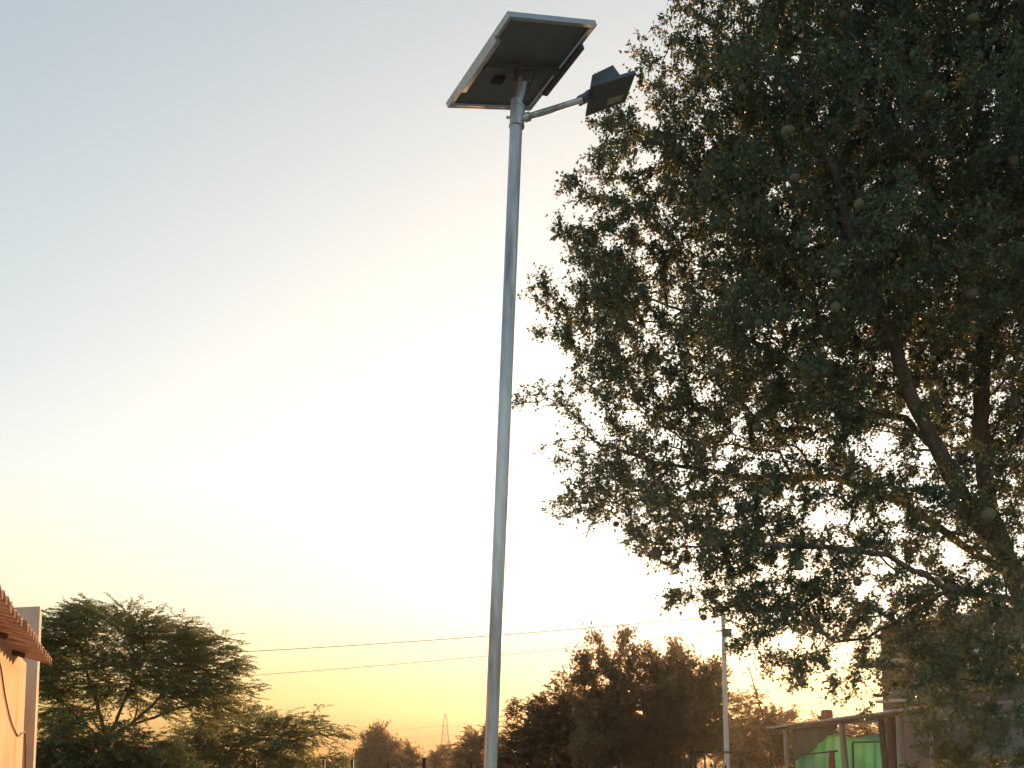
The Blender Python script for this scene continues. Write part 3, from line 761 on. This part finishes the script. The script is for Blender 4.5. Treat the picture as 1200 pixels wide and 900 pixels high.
    o = link('hanging_cloth', quads_mesh('hanging_cloth', np.array(V), F), None, M['redcloth'], True); sm = o.modifiers.new('thickness', 'SOLIDIFY'); sm.thickness = 0.004
    tag(o, 'narrow red patterned cloth hanging by the shed post in front of green net', 'cloth')
    # pale sheet hanging right of the shed
    V = []; K = 16; J = 12; c0 = at(1112, 812, 14); 
    for i in range(K + 1):
        for j in range(J + 1):
            a = (i / K - 0.5); hh = 0.3 * (1 - (2 * a) ** 2 * 0.55)
            V.append((c0.x + a * 0.34, c0.y + 0.05 * math.sin(a * 9) + 0.1 * j / J, c0.z + hh * 0.35 - (hh + 0.05) * j / J + 0.03 * a))
    i = np.arange(K)[:, None] * (J + 1); j = np.arange(J)[None]
    F = np.stack([i + j, i + j + 1, i + j + 2 + J, i + j + J + 1], -1).reshape(-1, 4)
    m_ = quads_mesh('pale_sheet', np.array(V), F)
    o = link('draped_sheet', m_, None, M['bluecloth'], True); sm = o.modifiers.new('thickness', 'SOLIDIFY'); sm.thickness = 0.006
    tag(o, 'pale blue sheet hanging on a line between leaves right of the shed', 'sheet')
    m = MB(); m.tube([Vector((p1.x - 0.02, p1.y, z - 0.02)), c0 + Vector((-0.17, 0, 0.06)), c0 + Vector((0, 0, 0.1)), c0 + Vector((0.17, 0, 0.09)), c0 + Vector((0.9, -0.6, 0.3))], 0.004, 5); o = m.build('washing_line', M['cable'], None); tag(o, 'thin cord strung from the shed roof carrying the pale sheet', 'cord')
shed()

# ================================================================== the big wood-apple tree
def big_tree():
    Y = 12.0
    trunkpx = lambda px, py, dy=0: at(px, py, Y + dy)
    base = at(1300, 900, 12.3); base.z = 0; base.x -= -0.1
    paths = [
        [base, trunkpx(1262, 840, .1), trunkpx(1222, 740, 0), trunkpx(1192, 680, 0), trunkpx(1160, 600, 0), trunkpx(1150, 520, .1), trunkpx(1152, 420, .1), trunkpx(1150, 300, .2), trunkpx(1148, 200, .2), trunkpx(1140, 100, .2), trunkpx(1120, -10, .2)],
        [('j', 0, 3), trunkpx(1130, 590, -.3), trunkpx(1100, 530, -.5), trunkpx(1070, 470, -.6), trunkpx(1050, 410, -.7), trunkpx(1000, 300, -.9), trunkpx(980, 200, -1.)],
        [('j', 1, 1), trunkpx(1060, 490, .2), trunkpx(1010, 480, .5), trunkpx(930, 430, .9), trunkpx(850, 380, 1.1), trunkpx(760, 350, 1.1)],
        [('j', 0, 3), trunkpx(1130, 640, .5), trunkpx(1060, 590, .7), trunkpx(980, 560, .8), trunkpx(890, 560, .8), trunkpx(780, 545, .6), trunkpx(700, 520, .4)],
        [('j', 0, 2), trunkpx(1180, 700, -.6), trunkpx(1110, 690, -.9), trunkpx(1040, 650, -1), trunkpx(960, 640, -1), trunkpx(880, 640, -.8), trunkpx(800, 640, -.6)],
        [('j', 4, 1), trunkpx(1062, 722, -1), trunkpx(1015, 748, -1), trunkpx(980, 752, -1), trunkpx(945, 728, -1), trunkpx(915, 700, -1), trunkpx(880, 685, -.9)],
        [('j', 1, 4), trunkpx(950, 330, -.6), trunkpx(880, 240, -.4), trunkpx(820, 200, 0), trunkpx(765, 165, 0)],
        [('j', 1, 5), trunkpx(930, 130, -.6), trunkpx(870, 60, -.5), trunkpx(820, 20, -.3)],
        [('j', 0, 2), trunkpx(1260, 600, .3), trunkpx(1300, 450, .4), trunkpx(1320, 300, .4), trunkpx(1310, 150, .4)],
        [('j', 0, 1), trunkpx(1210, 800, -1.2), trunkpx(1150, 800, -1.6), trunkpx(1090, 790, -1.8)],
    ]
    E = [ # px, py, r, dY, depth radius, weight
        (775, 70, 40, 0, .5, 1.2), (741, 62, 12, 0, .15, 1), (748, 95, 12, 0, .2, 1), (835, 30, 65, 0, .9, 1.0), (815, 120, 65, 0, .8, .8), (715, 160, 34, 0, .4, 1.9), (706, 138, 17, 0, .3, 2), (725, 133, 14, 0, .3, 1.6), (690, 208, 24, 0, .3, 1.6), (765, 185, 40, 0, .5, .9),
        (725, 285, 45, .2, .6, 1.4), (680, 283, 24, .2, .3, 1.2), (780, 260, 50, .2, .8, 1.0), (645, 345, 24, .3, .3, 1.5), (622, 342, 9, .3, .1, 1.5), (690, 345, 38, .3, .5, 1.3), (655, 387, 24, .3, .3, 1.4), (720, 390, 60, .3, .8, 1.2),
        (650, 458, 20, .4, .25, 1.3), (622, 466, 8, .4, .1, 1.2), (695, 455, 42, .4, .5, 1.2), (665, 478, 20, .4, .2, 1.2), (745, 465, 50, .4, .7, 1.2), (672, 525, 30, .4, .35, 1.9), (700, 575, 44, .3, .6, 1.9), (662, 590, 19, .3, .3, 2.2), (740, 550, 48, .2, .7, 1.3),
        (755, 610, 40, 0, .6, 1.6), (758, 652, 12, 0, .15, 1.6), (800, 640, 42, -.3, .6, 1.4), (800, 560, 60, .2, .8, 1.1), (850, 680, 44, -.5, .6, 1.3), (860, 630, 50, -.5, .7, 1.1), (795, 703, 10, -.5, .15, 1.2), (815, 690, 16, -.5, .2, 1), (900, 700, 50, -.6, .7, 1.2), (870, 742, 26, -.7, .3, .9), (835, 715, 20, -.6, .2, .8),
        (960, 700, 55, -.8, .7, 1.1), (925, 760, 44, -.8, .5, .5), (985, 770, 45, -.9, .4, .35), (950, 815, 32, -.8, .3, .35), (1000, 815, 34, -.8, .3, .45), (1040, 720, 50, -.8, .6, .9), (1110, 720, 60, -.6, .7, 1.1), (1070, 780, 45, -1, .5, 1.1), (1140, 790, 55, -1.3, .6, 1.3), (1190, 760, 60, -1.2, .6, 1.2), (1060, 840, 24, -1.6, .3, .8), (1110, 840, 34, -1.7, .4, 1.1), (1160, 845, 36, -1.7, .5, 1.3), (1090, 760, 45, -1.2, .6, 1.2), (1150, 730, 45, -1.2, .6, 1), (1200, 830, 40, -1.6, .4, 1),
        (666, 214, 8, 0, .12, 2), (655, 272, 9, .2, .12, 2), (610, 341, 8, .3, .12, 2.5), (633, 350, 12, .3, .2, 2), (626, 388, 9, .3, .12, 2), (606, 470, 7, .4, .12, 2.5), (634, 463, 12, .4, .2, 2), (642, 532, 9, .4, .12, 2), (646, 598, 9, .3, .12, 2), (745, 45, 8, 0, .1, 2),
        (1000, 650, 40, -1.3, .35, 1.2), (1080, 680, 40, -1.3, .35, 1.1), (920, 655, 36, -1.1, .35, 1.2), (850, 640, 34, -1.0, .3, 1.1), (1020, 560, 40, -1.0, .4, .8), (1090, 600, 36, -1.1, .35, .9), (1130, 560, 34, -1.0, .3, .8), (900, 725, 30, -1.1, .3, .9), (960, 760, 34, -1.2, .3, .8), (1010, 800, 28, -1.2, .25, .8), (930, 800, 22, -1, .25, .6), (1140, 600, 30, -1.1, .3, .7),
        (850, 170, 80, 0, 1.5, 1.0), (860, 300, 90, 0, 1.7, 1.1), (840, 430, 85, 0, 1.5, 1.1), (960, 80, 110, 0, 2.0, .9), (960, 220, 110, 0, 2.2, 1.0), (960, 370, 110, 0, 2.2, 1.0), (930, 500, 80, 0, 1.4, .9), (880, 600, 65, 0, .8, .8), (970, 600, 70, 0, .9, .7),
        (1080, 80, 110, 0, 2.2, .9), (1080, 230, 120, 0, 2.4, .9), (1070, 380, 100, 0, 2.0, .8), (1050, 520, 70, 0, 1, .6), (1060, 630, 60, -.3, .8, .7), (1190, 100, 120, 0, 2.2, .9), (1190, 260, 120, 0, 2.4, .9), (1190, 420, 100, 0, 2.0, .9), (1190, 560, 75, -.5, .7, .8), (1140, 650, 50, -.6, .5, .8), (1230, 660, 60, 0, .8, .7), (1110, 590, 45, -.8, .5, .7), (1190, 640, 45, -.9, .3, .5),
        (1290, 150, 140, 0, 2.2, .5), (1300, 330, 140, 0, 2.3, .5), (1300, 500, 120, 0, 2.0, .5), (1390, 320, 120, 0, 1.8, .5), (1010, -60, 110, 0, 1.6, .6), (1140, -80, 120, 0, 1.8, .5), (1260, -40, 120, 0, 1.8, .5), (910, -30, 80, 0, 1.2, .8), (1380, 480, 100, 0, 1.5, .5),
    ]
    E = [(e[0], e[1], e[2] * 1.0, e[3], e[4] * (1.6 if e[0] < 770 else 1.15), e[5] * 1.2) for e in E]
    attr = lobes_points(E, Y, 48)
    print('attr', len(attr))
    root, P, r = tree('wood_apple_tree', 'large dark leafy wood apple tree hung with round fruit filling the right side', 'tree', base, paths, attr,
         0.13, 0.15, 1.2, 0.004, 2.25, M['leaf_big'], M['bark'], 'broad',
         dict(per=46, thin=0.0125, spread=0.055, spray=0.165, q=9, len=0.047, asp=0.62, nscale=2.4, namp=0.65, lift=0.08), limb_min=0.03, root_cap=0.17, iters=90)
    # round fruit, each one hanging among the leaves
    fr = [(917, 155, 11, -2.2), (986, 370, 8, -2), (811, 375, 6, -1), (675, 357, 5, .1), (684, 363, 5, .1), (758, 653, 9, -.1), (718, 612, 5, 0), (701, 601, 5, 0), (693, 598, 5, .2), (970, 770, 7, -1), (953, 735, 8, -1), (937, 790, 5, -1), (977, 792, 5, -1), (821, 728, 5, -.6), (880, 505, 8, -1.4), (975, 315, 8, -2), (938, 285, 7, -2), (1165, 597, 11, -1), (760, 213, 5, -.1), (935, 212, 9, -2), (880, 375, 7, -1.6), (905, 270, 7, -1.9), (1010, 240, 8, -2.2), (1060, 330, 8, -2.2), (1110, 180, 9, -2.3), (1085, 190, 8, -2.3), (1090, 120, 8, -2.2), (1140, 30, 9, -2.2), (990, 30, 7, -2), (870, 100, 6, -1.2), (740, 545, 6, .0), (720, 545, 7, .1), (688, 410, 6, .2), (757, 372, 5, -.2), (1100, 420, 8, -1.9), (1055, 440, 8, -1.9), (925, 445, 7, -1.5), (955, 500, 7, -1.3), (965, 440, 8, -1.8), (1150, 345, 9, -2.2), (1180, 480, 8, -1.8), (860, 560, 6, -.8), (895, 585, 8, -.8), (795, 600, 6, -.5), (790, 505, 6, -.6), (840, 640, 6, -.8), (1010, 690, 7, -1.4), (935, 655, 7, -1.2), (1020, 130, 8, -2.2), (1180, 200, 8, -2.3), (850, 240, 6, -1.4), (800, 330, 6, -.9), (890, 10, 7, -1.2), (930, 40, 7, -1.5), (845, 430, 7, -1.4), (1120, 600, 7, -1)]
    bm = bmesh.new(); bmesh.ops.create_icosphere(bm, subdivisions=3, radius=1.0)
    for v in bm.verts:
        v.co *= 1 + 0.03 * math.sin(v.co.x * 5 + v.co.z * 3); v.co.z *= 0.95
    me = bpy.data.meshes.new('fruit'); bm.to_mesh(me); bm.free(); me.materials.append(M['fruit']); me.polygons.foreach_set('use_smooth', [True] * len(me.polygons))
    me2 = me.copy(); me2.materials.clear(); me2.materials.append(M['fruit_green'])
    # each fruit hangs by a short stalk from the twig nearest to its place
    sb = MB(); sb.tube([(0, 0, 0.9), (0.08, 0.03, 1.35), (0.05, 0, 1.8)], 0.07, 5); sm_ = bpy.data.meshes.new('stalk'); sb.bm.to_mesh(sm_); sb.bm.free(); sm_.materials.append(M['bark'])
    fd = Vector((0, math.cos(PITCH), math.sin(PITCH))); ud = Vector((0, -math.sin(PITCH), math.cos(PITCH)))
    Q = P - np.array([0, 0, CAMZ]); dep = Q @ np.array(fd); SX = 600 + 1200 * Q[:, 0] / dep; SY = 800 - 1200 * (Q @ np.array(ud)) / dep
    for i, (px, py, rp, dy) in enumerate(fr):
        k = rp * (Y + dy) / 1200 * 0.9
        dd = np.hypot(SX - px, SY - (py - rp * 1.6)); near = np.where(dd < 12)[0]
        j = near[np.argmin(P[near, 1])] if len(near) else int(np.argmin(dd))
        k = rp * P[j, 1] / 1200 * 0.8
        o = bpy.data.objects.new('fruit', me2 if i in (1, 0, 9) or i % 5 == 2 else me); COL.objects.link(o); o.parent = root
        o.location = Vector(P[j]) - Vector((0.05 * k, 0, 1.7 * k)) - Vector(root.location)
        o.scale = (k * random.uniform(.9, 1.05), k * random.uniform(.9, 1.05), k * random.uniform(.88, 1.1)); o.rotation_euler = (random.uniform(-.15, .15), random.uniform(-.15, .15), random.random() * 6)
        st = bpy.data.objects.new('stalk', sm_); COL.objects.link(st); st.parent = o
big_tree()

# ================================================================== trees and bushes behind the yard
def far_trees():
    # feathery tree at left
    Y = 20.0; b = at(128, 900, Y); b.z = 0
    q = lambda px, py, dy=0: at(px, py, Y + dy)
    E = [(75, 745, 26, 0, .7, 1), (120, 738, 30, 0, .8, 1), (165, 745, 30, 0, .8, 1), (210, 757, 30, 0, .8, 1), (250, 775, 26, 0, .6, 1), (85, 785, 34, 0, .9, .8), (150, 790, 36, 0, .9, .7), (205, 795, 34, 0, .9, .9), (245, 810, 26, 0, .7, 1), (60, 800, 28, 0, .7, 1.3), (65, 770, 22, 0, .6, 1.2), (110, 815, 26, 0, .6, 1), (70, 850, 24, 0, .6, .9), (190, 825, 24, 0, .5, .7), (100, 840, 26, 0, .5, .9), (150, 830, 18, 0, .4, .5), (235, 838, 18, 0, .4, .8), (262, 820, 16, 0, .4, 1.2), (274, 782, 14, 0, .3, 1.2), (283, 805, 14, 0, .3, 1.3), (280, 832, 14, 0, .3, 1.3)]
    paths = [[b, q(125, 870), q(118, 840), q(105, 800), q(95, 760)], [('j', 0, 1), q(135, 845, .3), q(150, 810, .4), q(160, 770, .4)], [('j', 0, 1), q(150, 850, -.2), q(180, 825, -.3), q(215, 790, -.3), q(245, 780, -.3)], [('j', 0, 1), q(140, 855, .3), q(175, 842, .3), q(225, 825, .2)], [('j', 0, 1), q(100, 850, -.3), q(75, 825, -.3)]]
    tree('feathery_tree', 'wide spreading feathery leaved tree beside the concrete pillar', 'tree', b, paths, lobes_points(E, Y, 60), 0.13, 0.16, 1.0, 0.007, 2.4, M['leaf_acacia'], M['bark2'], 'frond',
         dict(per=8, thin=0.018, spread=0.1, flen=0.32, k=9, len=0.09, wid=0.026, droop=0.22, nscale=2.2, namp=0.6, outw=1.0, lift=0.05), limb_min=0.03, root_cap=0.13)
    # dark bush below it
    Y = 18.0; b = at(110, 900, Y); b.z = 0
    E = [(70, 880, 30, 0, .7, 1.2), (105, 866, 24, 0, .6, 1.2), (75, 852, 18, 0, .5, 1.1), (140, 872, 28, 0, .7, 1.2), (165, 885, 26, 0, .6, 1.2), (190, 892, 24, 0, .6, 1), (90, 905, 40, 0, .8, 1), (150, 910, 40, 0, .8, 1), (60, 870, 14, 0, .3, 1)]
    tree('dark_bush', 'dense dark green bush under the wide feathery tree', 'bush', b, [[b, at(112, 905, Y)]], lobes_points(E, Y, 80), 0.11, 0.16, 1.0, 0.005, 2.4, M['leaf_bush'], M['bark2'], 'frond',
         dict(per=9, thin=0.018, spread=0.09, flen=0.24, k=7, len=0.09, wid=0.03, droop=0.4, nscale=2.5, namp=0.5, outw=0.6, lift=0.1), limb_min=0.02, root_cap=0.07)
    # second feathery tree, lower
    Y = 26.0; b = at(290, 900, Y); b.z = 0
    E = [(225, 872, 22, 0, .8, 1), (262, 862, 24, 0, .8, 1), (300, 855, 22, 0, .8, 1), (335, 852, 18, 0, .7, 1), (368, 856, 16, 0, .5, 1), (392, 858, 9, 0, .3, 1), (240, 892, 26, 0, .8, 1), (290, 888, 30, 0, .9, 1), (335, 880, 24, 0, .8, 1), (205, 885, 18, 0, .6, 1), (360, 885, 18, 0, .6, .6), (390, 893, 14, 0, .5, .8), (310, 905, 40, 0, .9, .8)]
    tree('feathery_tree', 'low spreading feathery tree in the gap right of the tallest feathery one', 'tree', b, [[b, at(290, 900, Y), at(285, 880, Y)], [('j', 0, 1), at(330, 872, Y), at(365, 862, Y)]], lobes_points(E, Y, 45), 0.16, 0.24, 1.2, 0.007, 2.4, M['leaf_acacia'], M['bark2'], 'frond',
         dict(per=8, thin=0.02, spread=0.12, flen=0.4, k=9, len=0.11, wid=0.032, droop=0.35, nscale=1.8, namp=0.5, outw=0.8, lift=0.1), limb_min=0.03, root_cap=0.1)
    # shrub in the shade before the grey building
    Y = 13.2; b = at(1120, 900, Y); b.z = 0
    E = [(1078, 868, 22, 0, .3, 1), (1100, 850, 24, 0, .35, 1), (1135, 860, 30, 0, .4, 1), (1165, 880, 26, 0, .35, 1), (1110, 890, 34, 0, .4, 1.2), (1150, 905, 40, 0, .4, 1), (1070, 895, 16, 0, .3, 1), (1195, 890, 18, 0, .3, .6)]
    tree('shaded_shrub', 'dark leafy shrub in the shade between the shed post and the sloping pale wall', 'shrub', b, [[b, at(1122, 905, Y), at(1118, 880, Y)]], lobes_points(E, Y, 90), 0.1, 0.14, 1.0, 0.004, 2.3, M['leaf_bush'], M['bark2'], 'broad',
         dict(per=24, thin=0.012, spread=0.06, spray=0.15, q=8, tw=0.005, len=0.05, asp=0.6, nscale=4, namp=0.7, lift=0.2), limb_min=0.015, root_cap=0.05)
    # small round tree + shrub in the distance
    Y = 60.0; b = at(444, 900, Y); b.z = 0
    E = [(445, 862, 12, 0, .9, 1), (435, 872, 13, 0, .9, 1), (456, 874, 13, 0, .9, 1), (445, 885, 22, 0, 1.2, 1), (430, 893, 18, 0, 1, 1), (462, 892, 18, 0, 1, 1)]
    tree('small_round_tree', 'small hazy round tree standing alone left of the distant pylon', 'tree', b, [[b, at(444, 890, Y)]], lobes_points(E, Y, 11), 0.22, 0.34, 2, 0.012, 2.4, M['leaf_far'], M['bark2'], 'broad',
         dict(per=60, thin=0.05, spread=0.2, spray=0.5, q=8, tw=0.02, len=0.19, asp=0.45, nscale=1.2, namp=0.4, lift=0.6), limb_min=0.05, root_cap=0.12)
    b = at(482, 900, 56); b.z = 0
    E = [(482, 882, 11, 0, .8, 1), (474, 890, 13, 0, .8, 1), (488, 892, 9, 0, .6, 1)]
    tree('round_shrub', 'hazy shrub touching the right side of the small round tree', 'shrub', b, [[b, at(482, 895, 56)]], lobes_points(E, 56, 13), 0.2, 0.3, 2, 0.01, 2.4, M['leaf_far'], M['bark2'], 'broad',
         dict(per=60, thin=0.05, spray=0.45, q=8, tw=0.02, spread=0.18, len=0.15, asp=0.45, nscale=1.2, namp=0.4, lift=0.6), limb_min=0.05, root_cap=0.08)
    for (cx, top, lobes, lab, Y) in (
        (515, 885, [(510, 888, 8), (520, 883, 8), (530, 880, 8), (515, 897, 14), (528, 893, 13)], 'hazy pale shrub directly under the distant pylon', 66),
        (560, 875, [(545, 880, 10), (558, 872, 12), (568, 862, 8), (575, 870, 12), (552, 890, 18), (575, 890, 18)], 'hazy feathery shrub just left of the solar light pole foot', 50)):
        b = at(cx, 900, Y); b.z = 0
        tree('hazy_shrub', lab, 'shrub', b, [[b, at(cx, 895, Y)]], lobes_points([(l[0], l[1], l[2], 0, .9, 1) for l in lobes], Y, 13), 0.2, 0.3, 2, 0.01, 2.4, M['leaf_far'], M['bark2'], 'frond',
             dict(per=9, thin=0.04, spread=0.14, flen=0.5, k=7, len=0.18, wid=0.06, droop=0.3, nscale=1.2, namp=0.4, outw=0.6, lift=0.4), limb_min=0.05, root_cap=0.08)
    # central tree
    Y = 31.0; b = at(742, 900, Y); b.z = 0
    q = lambda px, py, dy=0: at(px, py, Y + dy)
    E = [(697, 752, 6, 0, .3, 1.5), (702, 765, 12, 0, .4, 1.2), (735, 752, 9, 0, .3, 1.4), (733, 768, 14, 0, .4, 1.2), (753, 757, 6, 0, .2, 1.2), (680, 782, 15, 0, .5, 1), (690, 800, 18, 0, .6, 1), (720, 795, 24, 0, .8, 1.1), (760, 785, 22, 0, .8, 1.1), (790, 772, 14, 0, .5, 1), (802, 770, 9, 0, .4, 1), (812, 785, 18, 0, .6, 1), (834, 782, 8, 0, .3, 1), (832, 800, 18, 0, .6, 1), (780, 810, 34, 0, 1.1, 1.1), (735, 830, 36, 0, 1.1, .9), (700, 835, 28, 0, .9, .8), (790, 845, 40, 0, 1.2, 1.1), (835, 835, 26, 0, .8, 1), (740, 870, 36, 0, 1.1, 1), (790, 885, 40, 0, 1.2, 1), (840, 875, 30, 0, .9, 1), (700, 880, 30, 0, 1, 1), (668, 800, 7, 0, .3, 1)]
    paths = [[b, q(742, 885), q(735, 850), q(725, 810), q(710, 775)], [('j', 0, 1), q(755, 850, .2), q(770, 810, .3), q(785, 780, .3)], [('j', 0, 1), q(780, 860, -.3), q(815, 825, -.3), q(830, 795, -.3)], [('j', 0, 2), q(712, 830, -.3), q(695, 800, -.3)]]
    tree('bushy_tree', 'broad bushy backlit tree behind the fence in front of the glow', 'tree', b, paths, lobes_points(E, Y, 30), 0.17, 0.26, 1.5, 0.008, 2.4, M['leaf_far'], M['bark2'], 'broad',
         dict(per=56, thin=0.03, spread=0.15, spray=0.4, q=8, tw=0.015, len=0.13, asp=0.48, nscale=2.2, namp=0.85, lift=0.6), limb_min=0.04, root_cap=0.14)
    # rounded bush left of it
    Y = 34.0; b = at(640, 900, Y); b.z = 0
    E = [(612, 855, 14, 0, .6, 1), (635, 835, 14, 0, .6, 1), (660, 825, 18, 0, .8, 1), (660, 800, 7, 0, .3, 1.2), (655, 808, 8, 0, .3, 1.2), (640, 860, 30, 0, 1.1, 1.3), (675, 850, 28, 0, 1.1, 1.2), (610, 880, 24, 0, 1, 1.3), (650, 890, 36, 0, 1.2, 1.2), (690, 880, 26, 0, 1, 1), (607, 828, 6, 0, .3, .9), (598, 838, 6, 0, .3, .9), (622, 826, 7, 0, .3, .9), (590, 890, 16, 0, .7, 1)]
    tree('rounded_bush', 'large rounded bush right of the solar light pole foot', 'bush', b, [[b, at(642, 890, Y), at(648, 860, Y)]], lobes_points(E, Y, 26), 0.17, 0.26, 1.5, 0.008, 2.4, M['leaf_far'], M['bark2'], 'frond',
         dict(per=8, thin=0.03, spread=0.14, flen=0.36, k=6, len=0.15, wid=0.055, droop=0.35, nscale=1.6, namp=0.4, outw=0.4, lift=0.3), limb_min=0.04, root_cap=0.12)
    # mass right of the pale pole
    Y = 36.0; b = at(890, 900, Y); b.z = 0
    E = [(862, 815, 7, 0, .3, .8), (878, 812, 8, 0, .3, .7), (892, 816, 5, 0, .2, .7), (868, 830, 12, 0, .5, .9), (880, 850, 16, 0, .8, 1.2), (905, 848, 14, 0, .8, 1.2), (860, 860, 20, 0, .9, 1.2), (925, 850, 14, 0, .7, 1), (900, 875, 28, 0, 1.1, 1.2), (870, 890, 28, 0, 1.1, 1.2), (930, 880, 26, 0, 1, 1), (960, 865, 22, 0, 1, .9), (1000, 860, 24, 0, 1, .8), (970, 890, 28, 0, 1, .9), (1020, 870, 24, 0, 1, .8)]
    tree('wide_bush', 'wide brownish bush between the pale pole and the shed', 'bush', b, [[b, at(890, 885, Y), at(885, 860, Y)], [('j', 0, 0), at(960, 885, Y), at(1000, 875, Y)]], lobes_points(E, Y, 24), 0.17, 0.26, 1.5, 0.008, 2.4, M['leaf_far'], M['bark2'], 'frond',
         dict(per=8, thin=0.03, spread=0.14, flen=0.36, k=6, len=0.15, wid=0.055, droop=0.35, nscale=1.6, namp=0.4, outw=0.5, lift=0.2), limb_min=0.04, root_cap=0.12)
    # low hedge of scrub right behind the fence and the far wood: uncountable
    def scrub(name, x0, x1, Ya, Yb, h0, h1, n, L, m):
        X = rng.uniform(x0, x1, n); Yy = rng.uniform(Ya, Yb, n); px = 600 + 1200 * X / Yy
        prof = h0 + (h1 - h0) * np.clip(0.5 + 0.5 * noise3(np.stack([X, Yy * 0.3, 0 * X], 1), 6.0 / (Yb), 11), 0, 1)
        Z = rng.random(n) ** 0.8 * prof
        C = np.stack([X, Yy, Z], 1); D = norm(rng.normal(0, 0.7, (n, 3)) + np.array([0, 0, 0.5])); Nn = norm(rng.normal(size=(n, 3)))
        o = link(name, leaf_mesh(name, C, D, Nn, L * (0.5 + rng.random(n)), L * 0.4 * (0.5 + rng.random(n))), None, m); return o
    o = scrub('scrub_growth', -9, 7.5, 23.2, 25.0, 1.2, 1.75, 26000, 0.12, M['leaf_bush']); tag(o, 'low dusty scrub growing along the fence', 'scrub', kind='stuff')
    o = scrub('far_woodland', -110, 110, 140, 175, 2.0, 4.6, 35000, 1.1, M['leaf_far']); tag(o, 'low line of far trees along the horizon', 'woodland', kind='stuff')
far_trees()

# ================================================================== haze
if HAZE > 0:
    m = bpy.data.materials.new('air'); m.use_nodes = True; t = m.node_tree; t.nodes.clear()
    o_ = t.nodes.new('ShaderNodeOutputMaterial'); v = t.nodes.new('ShaderNodeVolumePrincipled')
    v.inputs['Color'].default_value = (0.95, 0.93, 0.9, 1); v.inputs['Density'].default_value = HAZE; v.inputs['Anisotropy'].default_value = 0.7
    t.links.new(v.outputs[0], o_.inputs['Volume'])
    b = MB(); b.box(Vector((0, 130, 11.4)), (1100, 440, 25.2)); hz = b.build('haze', m); tag(hz, kind='stuff')
    hz.display_type = 'WIRE'
